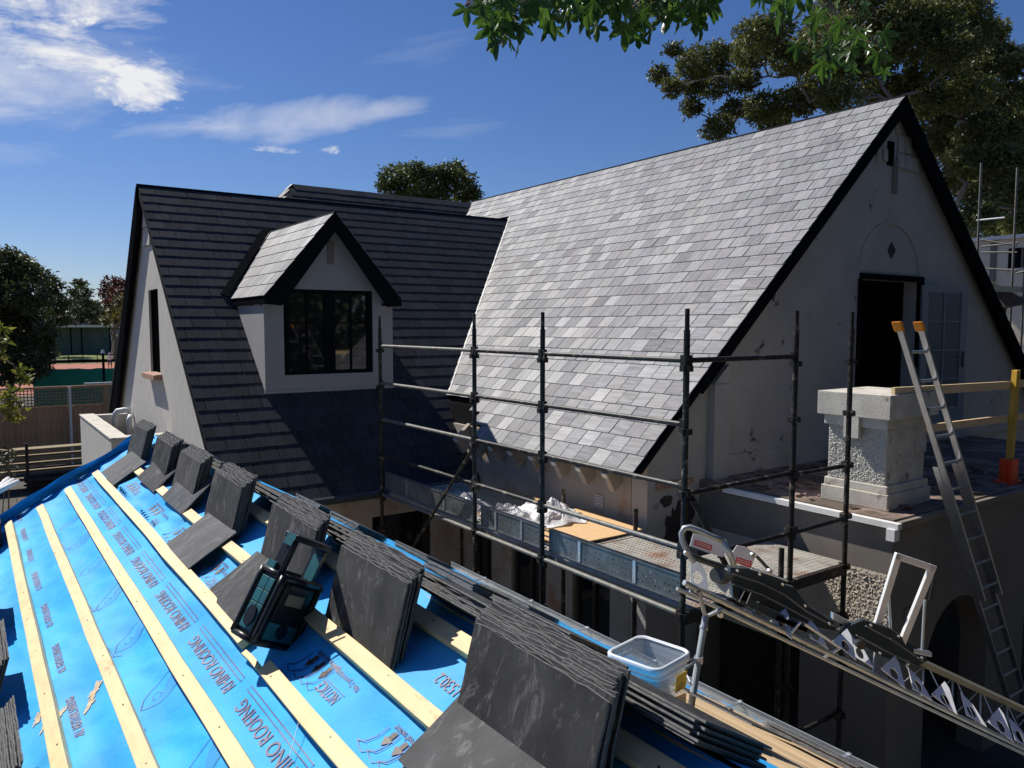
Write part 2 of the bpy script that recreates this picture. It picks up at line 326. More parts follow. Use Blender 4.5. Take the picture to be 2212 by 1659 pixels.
def leaf_mat(name, c1, c2, tr=0.25, rough=0.5, spec=0.4):
    M = bpy.data.materials.new(name); M.use_nodes = True; t = M.node_tree; P = t.nodes['Principled BSDF']
    ge = t.nodes.new('ShaderNodeNewGeometry'); oi = t.nodes.new('ShaderNodeObjectInfo'); ad = t.nodes.new('ShaderNodeMath'); ad.operation = 'ADD'
    t.links.new(ge.outputs['Random Per Island'], ad.inputs[0]); t.links.new(oi.outputs['Random'], ad.inputs[1])
    fr = t.nodes.new('ShaderNodeMath'); fr.operation = 'FRACT'; t.links.new(ad.outputs[0], fr.inputs[0])
    tcn = t.nodes.new('ShaderNodeTexCoord'); no = t.nodes.new('ShaderNodeTexNoise'); no.inputs['Scale'].default_value = 0.8; t.links.new(tcn.outputs['Object'], no.inputs['Vector'])
    av = t.nodes.new('ShaderNodeMath'); av.operation = 'MULTIPLY_ADD'; t.links.new(no.outputs[0], av.inputs[0]); av.inputs[1].default_value = 1.4; 
    sb = t.nodes.new('ShaderNodeMath'); sb.operation = 'MULTIPLY_ADD'; t.links.new(fr.outputs[0], sb.inputs[0]); sb.inputs[1].default_value = 0.6; sb.inputs[2].default_value = -0.5
    t.links.new(sb.outputs[0], av.inputs[2]); av.use_clamp = True
    mx = t.nodes.new('ShaderNodeMixRGB'); mx.inputs[1].default_value = (*c1, 1); mx.inputs[2].default_value = (*c2, 1); t.links.new(av.outputs[0], mx.inputs[0])
    t.links.new(mx.outputs[0], P.inputs['Base Color']); P.inputs['Roughness'].default_value = rough; P.inputs['Specular IOR Level'].default_value = spec
    tl = t.nodes.new('ShaderNodeBsdfTranslucent'); t.links.new(mx.outputs[0], tl.inputs[0]); ms = t.nodes.new('ShaderNodeMixShader'); ms.inputs[0].default_value = tr
    t.links.new(P.outputs[0], ms.inputs[1]); t.links.new(tl.outputs[0], ms.inputs[2]); t.links.new(ms.outputs[0], t.nodes['Material Output'].inputs['Surface'])
    MT[name] = M
leaf_mat('leaf_gum', (0.045, 0.058, 0.018), (0.20, 0.21, 0.055), 0.34)
leaf_mat('leaf_gum_green', (0.04, 0.06, 0.018), (0.15, 0.18, 0.04), 0.3)
leaf_mat('leaf_dark', (0.018, 0.03, 0.010), (0.085, 0.10, 0.03), 0.25)
leaf_mat('leaf_mid', (0.025, 0.04, 0.014), (0.085, 0.10, 0.03), 0.25)
leaf_mat('leaf_red', (0.06, 0.02, 0.012), (0.16, 0.055, 0.03), 0.25)
leaf_mat('leaf_olive', (0.06, 0.06, 0.015), (0.16, 0.14, 0.03), 0.25)
leaf_mat('leaf_sweetgum', (0.03, 0.075, 0.014), (0.11, 0.21, 0.03), 0.5, rough=0.32, spec=0.5)
leaf_mat('leaf_bright', (0.12, 0.15, 0.02), (0.30, 0.28, 0.05), 0.4)

# clear plastic of the tub (mostly frosted)
def plastic(name, alpha, col, rough=0.35):
    M = bpy.data.materials.new(name); M.use_nodes = True; t = M.node_tree; P = t.nodes['Principled BSDF']
    P.inputs['Base Color'].default_value = (*col, 1); P.inputs['Roughness'].default_value = rough
    tr = t.nodes.new('ShaderNodeBsdfTransparent'); tr.inputs[0].default_value = (0.93, 0.95, 0.96, 1)
    ms = t.nodes.new('ShaderNodeMixShader'); lw = t.nodes.new('ShaderNodeLayerWeight'); lw.inputs[0].default_value = 0.35
    ma = t.nodes.new('ShaderNodeMath'); ma.operation = 'MULTIPLY_ADD'; ma.use_clamp = True; t.links.new(lw.outputs['Facing'], ma.inputs[0]); ma.inputs[1].default_value = 0.35; ma.inputs[2].default_value = alpha
    t.links.new(ma.outputs[0], ms.inputs[0]); t.links.new(tr.outputs[0], ms.inputs[1]); t.links.new(P.outputs[0], ms.inputs[2]); t.links.new(ms.outputs[0], t.nodes['Material Output'].inputs['Surface'])
    MT[name] = M
plastic('tub_plastic', 0.55, (0.62, 0.66, 0.70)); plastic('tub_rim_plastic', 0.8, (0.72, 0.75, 0.78)); plastic('film_heap', 0.75, (0.80, 0.78, 0.76), 0.45); plastic('film_plastic', 0.28, (0.75, 0.75, 0.75), 0.2)

# ------------------------------------------------------------------ ground
g = MB(); g.face((-900, -900, 0), (900, -900, 0), (900, 1400, 0), (-900, 1400, 0)); struct('ground', g, MT['earth'])
g = MB(); g.face((-60, 62, .004), (120, 62, .004), (120, 112, .004), (-60, 112, .004)); struct('tennis_court', g, MT['clay'])
g = MB(); g.face((-60, 112.1, .004), (120, 112.1, .004), (120, 150, .004), (-60, 150, .004)); tag(struct('lawn', g, MT['grass']), None, None)
g = MB(); g.face((3.3, -4, .004), (7.0, -4, .004), (7.0, 10.2, .004), (3.3, 10.2, .004)); struct('side_path', g, MT['concrete'])

# ------------------------------------------------------------------ slate roofs of the house
def clip(poly, n, d):
    """keep part of 2-D poly with n.p <= d"""
    o = []
    for i in range(len(poly)):
        a, b = poly[i], poly[(i + 1) % len(poly)]; da = n[0] * a[0] + n[1] * a[1] - d; db = n[0] * b[0] + n[1] * b[1] - d
        if da <= 0: o.append(a)
        if (da < 0) != (db < 0) and da != db:
            t = da / (da - db); o.append((a[0] + (b[0] - a[0]) * t, a[1] + (b[1] - a[1]) * t))
    return o
ALL_SLATES = []      # (projected size, roof object, callable)
def slate_mesh(wd, ln, th, notch=0):
    mb = MB(); h = wd / 2
    e = 0.006
    # underside 0, top th; x across, y up-slope from tail (0) to head (ln)
    bot = [(-h, 0, 0), (h, 0, 0), (h, ln, 0), (-h, ln, 0)]
    top = [(-h + .001, .002, th), (h - .001, .002, th), (h - .001, ln, th), (-h + .001, ln, th)]
    if notch == 1: bot[0] = (-h, e, 0); top[0] = (-h + .001, e + .004, th)
    if notch == 2: bot[1] = (h - e, 0.0, 0); top[1] = (h - e - .002, .003, th)
    b = mb.v; b += bot + top
    mb.f = [(3, 2, 1, 0), (4, 5, 6, 7), (0, 1, 5, 4), (1, 2, 6, 5), (2, 3, 7, 6), (3, 0, 4, 7)]
    return mb
def slate_field(roof, O, A, T, N, L, gauge, width, amin, amax, mt, th=0.007, gap=0.0065, lap=0.06, s0=0.0, seed=1, stagger=0.0, lf=.0025):
    rr = random.Random(seed); nc = int(math.ceil(L / gauge)); full = {}
    O, A, T, N = V(O), V(A), V(T), V(N)
    for k in range(nc):
        s_tail = min(s0 + (k + 1) * gauge, s0 + L); s_head = s0 + k * gauge - lap
        if s_head < s0: s_head = s0
        sm = (s_tail + s_head) / 2; a0 = amin(sm); a1 = amax(sm)
        off = (0.5 if k % 2 else 0.0) * width + stagger
        i0 = int(math.floor((a0 - off) / width)); i1 = int(math.ceil((a1 - off) / width))
        for i in range(i0, i1):
            x0 = max(off + i * width, a0); x1 = min(off + (i + 1) * width, a1)
            if x1 - x0 < 0.05: continue
            wd = x1 - x0 - gap; ln = s_tail - s_head
            c = O + A * ((x0 + x1) / 2 + rr.uniform(-.0015, .0015)) + T * (s_tail + rr.uniform(-.003, .003))
            lift = rr.uniform(0, lf); tilt = (th + 0.002 + lift) / (ln)
            yaw = rr.uniform(-.006, .006)
            U = (-T - N * tilt).normalized(); Ax = (A * math.cos(yaw) + U * math.sin(yaw)).normalized(); Uy = (U - Ax * U.dot(Ax)).normalized(); Nz = Ax.cross(Uy)
            if Nz.dot(N) < 0: Ax = -Ax; Nz = -Nz
            M = Matrix((Ax, Uy, Nz)).transposed().to_4x4(); M.translation = c + N * (th + .012 + lift)
            isfull = abs(wd - (width - gap)) < 1e-6 and abs(ln - (gauge + lap)) < 1e-6
            nt_ = rr.choice((0, 0, 0, 1, 2))
            cen = M @ V((0, ln / 2, th)); u, v, z = pix(cen)
            facing = max(0.05, (EYE - cen).normalized().dot(N))
            vis = (-60 < u < 2270 and -60 < v < 1720)
            area = (wd * ln * facing / z / z) if vis else 0
            ALL_SLATES.append((area, roof, M, wd, ln, th, nt_, isfull, mt, id(roof)))

house = thing('slate_roofed_house', 'large rendered house with steep slate roofs, a dormer and two gables behind the scaffolding', 'house')

# --- main roof
PK = onY(1958, 208, 6.0); LO = onY(1370, 1024, 6.0)
Tm = (LO - PK).normalized(); Nm = V((Tm.z, 0, -Tm.x)); Nm = Nm if Nm.z > 0 else -Nm
Lm = (LO - PK).length
RX, RZ = PK.x, PK.z
def main_z(x): return RZ - (RX - x) * (-Tm.z / -Tm.x)
VT = V((10.131, 14.578, 7.145)); VB = V((6.285, 10.806, 3.572))
sVT = (RZ - VT.z) / -Tm.z; sVB = (RZ - VB.z) / -Tm.z; s_notch = sVB + 0.03
def main_amax(s):
    if s < sVT: return 17.5 - s * 0.35
    if s < s_notch: return VT.y + (VB.y - VT.y) * (s - sVT) / (sVB - sVT) + 0.03
    return 9.90 - .83 * (s - s_notch) / (Lm - s_notch)
Tr = V((1, 0, -0.90)).normalized(); Nr = V((0.90, 0, 1)).normalized()
mb = MB()
poly = [PK - Nm * .02, V((RX, 18.6, RZ)) - Nm * .02, V((VT.x, VT.y + .4, VT.z)) - Nm * .02, VB - Nm * .02 + V((0, .1, 0)), V((VB.x, 9.90, VB.z)) - Nm * .02, V((LO.x, 9.08, LO.z)) - Nm * .02, LO - Nm * .02]
mb.prism([p + V((0, .0, 0)) for p in poly], -Nm * 0.07)
Rr = V((16.6, 6.0, RZ - (16.6 - RX) * .90))
mb.prism([PK + V((.0, 0, -.03)), V((RX, 18.6, RZ - .03)), V((Rr.x, 18.6, Rr.z - .03)), Rr + V((0, 0, -.03))], -Nr * 0.08)
main_roof = part('roof', mb, MT['slate_bed'], house, label='main slate roof running back from the right gable')
gm = Lm / 31.0
slate_field(main_roof, PK, V((0, 1, 0)), Tm, Nm, Lm + .02, gm, 0.252, lambda s: 0.0, lambda s: main_amax(s) - 6.0, MT['slate_main'], seed=3, th=.008, gap=.0085)
slate_field(main_roof, V((RX, 6.0, RZ)), V((0, 1, 0)), Tr, Nr, 7.5, gm, 0.252, lambda s: 0.0, lambda s: 12.0, MT['slate_main'], seed=4)
# ridge capping slates (close-cut): a thin lead strip
mb = MB(); mb.prism([(RX - .035, 6.0, RZ - .006), (RX, 6.0, RZ + .034), (RX + .035, 6.0, RZ - .006)], (0, 12.5, 0)); part('ridge_strip', mb, MT['slate_bed'], house)
# black barge boards on the right gable
mb = MB()
def barge(mb, a, b, y0, depth_y, h, nrm):
    a, b = V(a), V(b); mb.prism([a, b, b - nrm * h, a - nrm * h], (0, depth_y, 0))
BL_ = PK + (LO - PK) * .80
mb.prism([V((PK.x, 5.985, PK.z)) - V((0, 0, .012)), V((BL_.x, 5.985, BL_.z - .012)), V((BL_.x + .02, 5.985, BL_.z - .15)), V((PK.x, 5.985, PK.z - .20))], (0, .05, 0))
part('barge_board', mb, MT['black_paint'], house)
mb = MB(); Re = V((16.6, 5.985, RZ - (16.6 - RX) * .90))
mb.prism([V((PK.x, 5.985, PK.z - .012)), V((PK.x, 5.985, PK.z - .30)), Re - V((0, 0, .30)), Re - V((0, 0, .012))], (0, .05, 0)); part('barge_board', mb, MT['black_paint'], house)
mb = MB()
mb.prism([V((PK.x, 6.04, PK.z - .12)), V((PK.x, 6.04, PK.z - .16)), V((BL_.x, 6.04, BL_.z - .16)), V((BL_.x, 6.04, BL_.z - .12))], (0, .12, 0))
mb.prism([V((PK.x, 6.04, PK.z - .12)), V((PK.x, 6.04, PK.z - .16)), V((Re.x, 6.04, Re.z - .16)), V((Re.x, 6.04, Re.z - .12))], (0, .12, 0)); part('soffit', mb, MT['black_paint'], house)

# --- right gable wall with the door opening (plane Y 6.15)
GY = 6.15
def P2(x, z, y=GY): return V((x, y, z))
zl = lambda x: RZ - (RX - x) * (Tm.z / Tm.x) - .13
zr = lambda x: RZ - (x - RX) * .90 - .14
DX0, DX1, DZ0, DZ1 = 10.22, 11.83, 3.12, 5.37
outline = [(6.15, 0), (6.15, zl(6.15)), (RX, RZ - .14), (16.3, zr(16.3)), (16.3, 0)]
mb = MB()
for pcs in ([((1, 0), DX0)], [((-1, 0), -DX1)], [((-1, 0), -DX0), ((1, 0), DX1), ((0, -1), -DZ1)], [((-1, 0), -DX0), ((1, 0), DX1), ((0, 1), DZ0)]):
    pl = outline
    for n, d in pcs: pl = clip(pl, n, d)
    mb.prism([P2(x, z) for x, z in pl], (0, .25, 0))
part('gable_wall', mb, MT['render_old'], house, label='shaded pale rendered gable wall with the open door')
# trims on it
mb = MB()
cx, cz, r_ = 10.97, 5.36, 0.80
for i in range(24):
    a0 = math.pi * i / 24; a1 = math.pi * (i + 1) / 24
    q = [P2(cx + r * math.cos(a), cz + r * math.sin(a), GY) for r, a in ((r_, a0), (r_ + .045, a0), (r_ + .045, a1), (r_, a1))]
    mb.prism(q, (0, -.018, 0))
part('arch_moulding', mb, MT['render_old'], house)
mb = MB(); c0 = onY(1925, 541, GY)
mb.prism([c0 + V((0, 0, .12)), c0 + V((.10, 0, 0)), c0 + V((0, 0, -.12)), c0 + V((-.10, 0, 0))], (0, -.012, 0)); part('diamond_vent', mb, MT['dark_wood'], house, label='small dark diamond shaped vent')
mb = MB(); mb.box((10.94, GY - .03, 6.60), (11.05, GY, 7.08)); part('slot_recess', mb, MT['render_dark'], house)
# old hanging slates in the apex (some missing)
for (x0, z0, w0, h0) in ((11.04, 6.98, .2, .2), (11.25, 6.97, .2, .2), (11.46, 6.97, .17, .2), (11.05, 7.19, .17, .25), (11.23, 7.2, .17, .24), (10.98, 7.45, .16, .16), (10.52, 7.0, .12, .2), (10.66, 7.03, .12, .17)):
    mb = MB(); yj = R.uniform(0, .012); mb.hexa((x0, GY - .022 - yj, z0), (w0 - .008, 0, R.uniform(-.006, .006)), (0, .014, 0), (0, .004, h0)); part('hanging_slate', mb, MT['render_old'], house)
mb = MB(); mb.box((10.79, GY - .012, 6.98), (10.96, GY - .001, 7.32)); part('dark_gap', mb, MT['void'], house)
# pilaster, plinth and damage patches
mb = MB(); mb.box((7.13, GY - .10, 2.9), (7.40, GY, 4.02)); mb.prism([P2(7.13, 4.02), P2(7.40, 4.02), P2(7.40, 4.25)], (0, -.08, 0)); part('pilaster', mb, MT['render_old'], house)
mb = MB(); mb.box((7.42, GY - .04, 2.9), (10.15, GY, 3.15)); mb.box((11.9, GY - .04, 2.9), (16.3, GY, 3.13)); part('plinth', mb, MT['render_old'], house)
mb = MB()
def blob(c, rx, rz, y, seed, n=18):
    r = random.Random(seed); return [P2(c[0] + rx * math.cos(2 * math.pi * i / n) * r.uniform(.7, 1.15), c[1] + rz * math.sin(2 * math.pi * i / n) * r.uniform(.7, 1.15), y) for i in range(n)]
mb.prism(blob((6.66, 2.32), .24, .36, GY, 3, 34), (0, -.006, 0)); part('bare_patch', mb, MT['dark_wood'], house, label='broken dark patch in the render')
for (bx_, bz_, br1, br2, sd_) in ((6.45, 2.72, .10, .07, 5), (6.86, 2.60, .09, .16, 6), (6.40, 2.10, .05, .12, 7), (6.80, 1.95, .12, .08, 8)):
    mb = MB(); mb.prism(blob((bx_, bz_), br1, br2, GY, sd_, 22), (0, -.005, 0)); part('bare_patch', mb, MT['dark_wood'], house)
for i in range(5):
    mb = MB(); mb.box((6.28 + i * .12, GY - .03, 2.86 + .006 * i), (6.28 + i * .12 + .112, GY - .001, 2.94)); part('brick', mb, MT['brick_sill'], house)
# left-hand door leaf (closed) and right-hand leaf swung out
def door_leaf(hinge, free, z0, z1, thick=.045, label=None):
    h, f = V((hinge[0], hinge[1], z0)), V((free[0], free[1], z0)); ax = (f - h); wd = ax.length; ax.normalize(); ny = V((ax.y, -ax.x, 0)); 
    if ny.y > 0: ny = -ny
    H = z1 - z0
    st = 0.11; cols = [(st, wd / 2 - .012), (wd / 2 + .012, wd - st)]; rows = []; zb = .25; nr_ = 4; rh = (H - zb - st) / nr_
    for i in range(nr_): rows.append((zb + i * rh + .012, zb + (i + 1) * rh - .012))
    mb = MB()
    def bx(x0, x1, a, b): mb.hexa(h + ax * x0 + V((0, 0, a)), ax * (x1 - x0), ny * thick, V((0, 0, b - a)))
    bx(0, st, 0, H); bx(wd - st, wd, 0, H); bx(st, wd - st, 0, zb); bx(st, wd - st, H - st, H); bx(wd / 2 - .012, wd / 2 + .012, zb, H - st)
    for i in range(1, nr_):
        for c in cols: bx(c[0], c[1], zb + i * rh - .012, zb + i * rh + .012)
    d = part('door', mb, MT['door_paint'], house, bevel=.004, label=label)
    for c in cols:
        for r0, r1 in rows:
            mb = MB(); mb.hexa(h + ax * (c[0] + .001) + ny * .016 + V((0, 0, r0 + .001)), ax * (c[1] - c[0] - .002), ny * .008, V((0, 0, r1 - r0 - .002))); part('pane', mb, MT['door_glass'], d)
    mb = MB(); p = h + ax * (wd - .06) + ny * (thick + .02) + V((0, 0, 1.02)); mb.tube([p - ny * .02, p, p - ax * .12], .009, 8); mb.hexa(p - ax * .02 - ny * .02 + V((0, 0, -.16)), ax * .04, ny * .012, V((0, 0, .24))); part('handle', mb, MT['galv_dark'], d)
    return d
door_leaf((11.80, 6.12), (12.52, 5.80), 3.22, 5.32, label='blue grey glazed door leaf standing open')
door_leaf((10.27, 6.32), (10.74, 6.75), 3.15, 5.28, label='blue grey glazed door leaf swung inwards')
mb = MB(); mb.box((DX0, 6.10, 5.37), (DX1, 6.22, 5.44)); mb.box((DX0 - .05, 6.11, DZ0), (DX0, 6.2, 5.44)); mb.box((DX1, 6.11, DZ0), (DX1 + .05, 6.2, 5.44)); part('door_frame', mb, MT['black_paint'], house)
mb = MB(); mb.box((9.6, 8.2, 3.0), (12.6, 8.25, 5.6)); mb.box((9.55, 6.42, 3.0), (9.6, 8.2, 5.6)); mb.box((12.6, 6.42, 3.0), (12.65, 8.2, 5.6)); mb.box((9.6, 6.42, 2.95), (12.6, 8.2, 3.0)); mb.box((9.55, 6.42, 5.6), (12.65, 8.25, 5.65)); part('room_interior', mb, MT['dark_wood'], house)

# --- side wall under the main eave (plane X 6.15, facing -X)
mb = MB(); top = main_z(6.4) - .22
def wall_open(mb, axis, c, a0, a1, z0, z1, holes, thick):
    """rect wall with rect holes. axis 'x': plane X=c spans Y"""
    xs = sorted({a0, a1, *[h[0] for h in holes], *[h[1] for h in holes]})
    for i in range(len(xs) - 1):
        x0, x1 = xs[i], xs[i + 1]; zs = [z0, z1]
        hh = sorted([h for h in holes if h[0] <= x0 + 1e-6 and h[1] >= x1 - 1e-6], key=lambda h: h[2]); z = z0
        spans = []
        for h in hh:
            if h[2] > z: spans.append((z, h[2]))
            z = h[3]
        if z < z1: spans.append((z, z1))
        for s, e in spans:
            if axis == 'x': mb.box((c, x0, s), (c + thick, x1, e))
            else: mb.box((x0, c, s), (x1, c + thick, e))
wall_open(mb, 'x', 6.15, 6.41, 12.6, 0, 3.2, [(6.75, 7.45, .2, 2.05), (8.0, 8.8, .9, 2.0), (9.3, 9.8, .1, 2.05)], .25)
part('side_wall', mb, MT['render_warm'], house, label='warm beige wall under the rafter ends')
for (a, b, c, d) in ((6.75, 7.45, .2, 2.05), (8.0, 8.8, .9, 2.0), (9.3, 9.8, .1, 2.05)):
    mb = MB(); wf = .05
    mb.box((6.2, a, c), (6.28, a + wf, d)); mb.box((6.2, b - wf, c), (6.28, b, d)); mb.box((6.2, a + wf, d - wf), (6.28, b - wf, d)); mb.box((6.2, a + wf, c), (6.28, b - wf, c + wf)); mb.box((6.2, (a + b) / 2 - .02, c + wf), (6.28, (a + b) / 2 + .02, d - wf))
    fr = part('window', mb, MT['dark_wood'], house)
    mb = MB(); mb.box((6.235, a + wf, c + wf), (6.245, b - wf, d - wf)); part('pane', mb, MT['glass_dark'], fr)
for i in range(8):      # exposed rafter ends
    y = 6.55 + i * .475; mb = MB(); z = main_z(5.98)
    mb.prism([(5.90, y, 3.03), (6.15, y, 3.24), (6.15, y, 2.90), (6.03, y, 2.80)], (0, .085, 0)); part('rafter_end', mb, MT['render_warm'], house)
    mb = MB(); mb.hexa((5.888, y, 3.02), (.008, 0, .01), (0, .085, 0), (.03, 0, -.05)); part('rafter_tip_lit', mb, MT['white_paint'], house)  # white end plate stands in for sunlight on the rafter tip
for i in range(2):
    y = 10.35 + i * .45; mb = MB(); mb.prism([(6.0, y, 2.95), (6.15, y, 3.0), (6.15, y, 2.75), (5.95, y, 2.82)], (0, .1, 0)); part('rafter_end', mb, MT['render_grey'], house)
mb = MB()
for i in range(5):
    mb.box((6.135, 6.87 + i * .034, 2.54), (6.15, 6.87 + i * .034 + .010, 2.68))
for i in range(5): mb.box((6.137, 6.87, 2.54 + i * .032), (6.15, 7.016, 2.54 + i * .032 + .010))
part('vent_grille', mb, MT['white_paint'], house); mb = MB(); mb.box((6.146, 6.868, 2.54), (6.1495, 7.018, 2.68)); part('vent_back', mb, MT['void'], house)
# fascia strip and panel at the short upper eave, dark to stand for shade
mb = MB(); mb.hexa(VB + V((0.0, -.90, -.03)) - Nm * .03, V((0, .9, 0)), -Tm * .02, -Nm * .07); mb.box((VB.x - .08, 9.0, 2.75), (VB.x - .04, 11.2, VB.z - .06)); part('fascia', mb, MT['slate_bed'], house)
# metal valley
mb = MB(); vdir = (VB - VT); c_ = vdir.cross(Nm).normalized(); 
if c_.y > 0: c_ = -c_
mb.hexa(VT + Nm * .022 + c_ * .03, vdir, c_ * .028, Nm * .008); part('valley_flashing', mb, MT['galv'], house)

# --- wing roof
Nw = V((0, -0.688, 0.726)).normalized(); Tw = V((0, -0.726, -0.688)).normalized()
WY, WZ = 14.48, 7.05; WX0 = 2.46; Lw = (WZ - 2.45) / .688
def valley_x_w(s):
    z = WZ - s * .688
    if z > VT.z: return VT.x
    if z < VB.z: return 6.9
    return VB.x + (VT.x - VB.x) * (z - VB.z) / (VT.z - VB.z) + .06
mb = MB(); o_ = V((0, 0, 0)) - Nw * .02
mb.prism([V((WX0, WY, WZ)) + o_, V((VT.x + .3, WY, WZ)) + o_, V((6.6, WY, WZ)) + Tw * Lw + o_, V((WX0, WY, WZ)) + Tw * Lw + o_], -Nw * .06)
mb.prism([(WX0, WY, WZ - .03), (VT.x + .3, WY, WZ - .03), (VT.x + 3, WY + 4.3, 2.9), (WX0, WY + 4.3, 2.9)], V((0, -.05, -.05)))
wing_roof = part('roof', mb, MT['slate_bed'], house, label='dark slate wing roof with the dormer')
DL, DR = 3.43, 5.42
gw = Lw / 29
slate_field(wing_roof, V((WX0, WY, WZ)), V((1, 0, 0)), Tw, Nw, Lw, gw, 0.252, lambda s: 0.0, lambda s: valley_x_w(s) - WX0, MT['slate_wing_shaded'], seed=5, th=.0062, lf=.001, gap=.004)
mb = MB(); mb.prism([(WX0 - .02, WY - .035, WZ - .01), (WX0 - .02, WY, WZ + .04), (WX0 - .02, WY + .035, WZ - .01)], (VT.x - WX0 + .1, 0, 0)); part('ridge_strip', mb, MT['slate_bed'], house)
# barges of the wing gable: front one thin, rear one a broad black board seen from inside
mb = MB(); a = V((WX0 - .03, WY, WZ - .01)); b = V((WX0 - .03, 18.35, 2.78)); mb.prism([a, b, b - V((0, .62, .0)), a - V((0, .0, .50))], (.05, 0, 0)); mb.prism([a + V((.05, -.1, -.18)), b + V((.05, -.05, -.06)), b + V((.05, -.32, -.03)), a + V((.05, -.0, -.36))], (.06, 0, 0)); part('barge_board', mb, MT['black_paint'], house)
# wing gable wall (plane X 2.56) with a slot window
GX = 2.56
outl = [(10.0, 0), (10.0, 2.62), (WY, WZ - .14), (18.1, 2.9), (18.1, 0)]
wy0, wy1, wz0, wz1 = 13.62, 14.42, 3.93, 5.31
mb = MB()
for pcs in ([((1, 0), wy0)], [((-1, 0), -wy1)], [((-1, 0), -wy0), ((1, 0), wy1), ((0, -1), -wz1)], [((-1, 0), -wy0), ((1, 0), wy1), ((0, 1), wz0)]):
    pl = outl
    for n, d in pcs: pl = clip(pl, n, d)
    mb.prism([V((GX, y, z)) for y, z in pl], (.28, 0, 0))
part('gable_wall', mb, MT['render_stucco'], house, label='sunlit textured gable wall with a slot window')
mb = MB(); mb.box((GX + .052, wy0, wz0), (GX + .09, wy1, wz1)); wfr = part('window', mb, MT['void'], house, label='narrow slot window in the left gable')
mb = MB(); mb.box((GX + .035, wy0, wz0), (GX + .050, wy0 + .05, wz1)); mb.box((GX + .035, wy1 - .05, wz0), (GX + .050, wy1, wz1)); mb.box((GX + .035, wy0 + .05, wz1 - .05), (GX + .050, wy1 - .05, wz1)); part('frame', mb, MT['black_paint'], wfr)
for i in range(4):
    y = 13.5 + i * .262; mb = MB(); mb.hexa((GX - .13, y, 3.83), (.29, 0, .03), (0, .25, 0), (0, 0, .085)); part('brick', mb, MT['brick_sill'], house, bevel=.006)
for i, (z0, w0) in enumerate(((6.05, .62), (6.36, .38))):
    mb = MB(); mb.hexa((GX - .03 - .01 * i, WY - .05 - w0 / 2 - .08, z0), (.018, 0, 0), (0, w0, 0), (.012, 0, .3)); part('hanging_slate', mb, MT['render_stucco'], house)
# wing front wall below the eave
mb = MB(); wall_open(mb, 'y', 10.02, 2.85, 6.15, 0, 2.6, [(3.3, 4.1, .1, 2.1), (4.6, 5.6, .8, 2.0)], .25); part('front_wall', mb, MT['render_warm'], house)
for (a, b, c, d) in ((3.3, 4.1, .1, 2.1), (4.6, 5.6, .8, 2.0)):
    mb = MB(); mb.box((a, 10.15, c), (b, 10.16, d)); part('window', mb, MT['glass_dark'], house)
mb = MB(); mb.tube([(WX0 + .1, 9.6, 2.42), (6.1, 9.6, 2.42)], .055, 8); part('eave_gutter', mb, MT['galv_dark'], house)

# --- dormer
DY = 10.97; rz = 6.33; DXc = 4.43
def roofW_z(y): return WZ - (WY - y) * .9476
mb = MB()
wl, wr, wb, wt = 3.71, 5.09, 4.00, 5.235
ez = 5.03
outl = [(DL, 3.72), (DL, ez), (DXc, rz - .16), (DR, ez), (DR, 3.72)]
for pcs in ([((1, 0), wl)], [((-1, 0), -wr)], [((-1, 0), -wl), ((1, 0), wr), ((0, -1), -wt)], [((-1, 0), -wl), ((1, 0), wr), ((0, 1), wb)]):
    pl = outl
    for n, d in pcs: pl = clip(pl, n, d)
    mb.prism([V((x, DY, z)) for x, z in pl], (0, .14, 0))
# cheeks
mb.prism([V((DL, DY + .14, 3.78)), V((DL, DY + .14, ez)), V((DL, 12.45, ez)), V((DL, 12.4, roofW_z(12.4) - .02))], (.12, 0, 0))
mb.prism([V((DR, DY + .14, 3.78)), V((DR, DY + .14, ez)), V((DR, 12.45, ez)), V((DR, 12.4, roofW_z(12.4) - .02))], (-.12, 0, 0))
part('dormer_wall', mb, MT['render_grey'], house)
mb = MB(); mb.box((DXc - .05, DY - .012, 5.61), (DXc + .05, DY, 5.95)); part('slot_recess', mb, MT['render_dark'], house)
mb = MB(); fw_ = .055
x0, x1 = wl, wr
mb.box((x0, DY + .03, wb), (x0 + fw_, DY + .09, wt)); mb.box((x1 - fw_, DY + .03, wb), (x1, DY + .09, wt)); mb.box((x0 + fw_, DY + .03, wt - fw_), (x1 - fw_, DY + .09, wt)); mb.box((x0 + fw_, DY + .03, wb), (x1 - fw_, DY + .09, wb + fw_)); mb.box((4.36, DY + .02, wb + fw_), (4.46, DY + .09, wt - fw_))
dw = part('window', mb, MT['black_paint'], house, label='black framed dormer window')
for (a, b) in ((x0 + fw_, 4.36), (4.46, x1 - fw_)):
    mb = MB(); mm = (a + b) / 2
    mb.box((a, DY + .022, wb + fw_), (a + .03, DY + .085, wt - fw_)); mb.box((b - .03, DY + .022, wb + fw_), (b, DY + .085, wt - fw_)); mb.box((mm - .012, DY + .03, wb + fw_ + .002), (mm + .012, DY + .08, wt - fw_ - .002))
    for k in (1,): zz = wb + fw_ + .62 * (wt - wb - 2 * fw_); mb.box((a + .03, DY + .032, zz - .008), (b - .03, DY + .078, zz + .008))
    sash = part('sash', mb, MT['black_paint'], dw)
    mb = MB(); mb.box((a + .03, DY + .052, wb + fw_), (b - .03, DY + .058, wt - fw_)); part('pane', mb, MT['glass_dark'], dw)
mb = MB(); mb.box((wl - .0, DY + .145, wb - .1), (wr, DY + .8, wb - .05)); mb.box((wl, DY + .8, wb), (wr, DY + .82, wt + .1)); part('room_interior', mb, MT['dark_wood'], house)
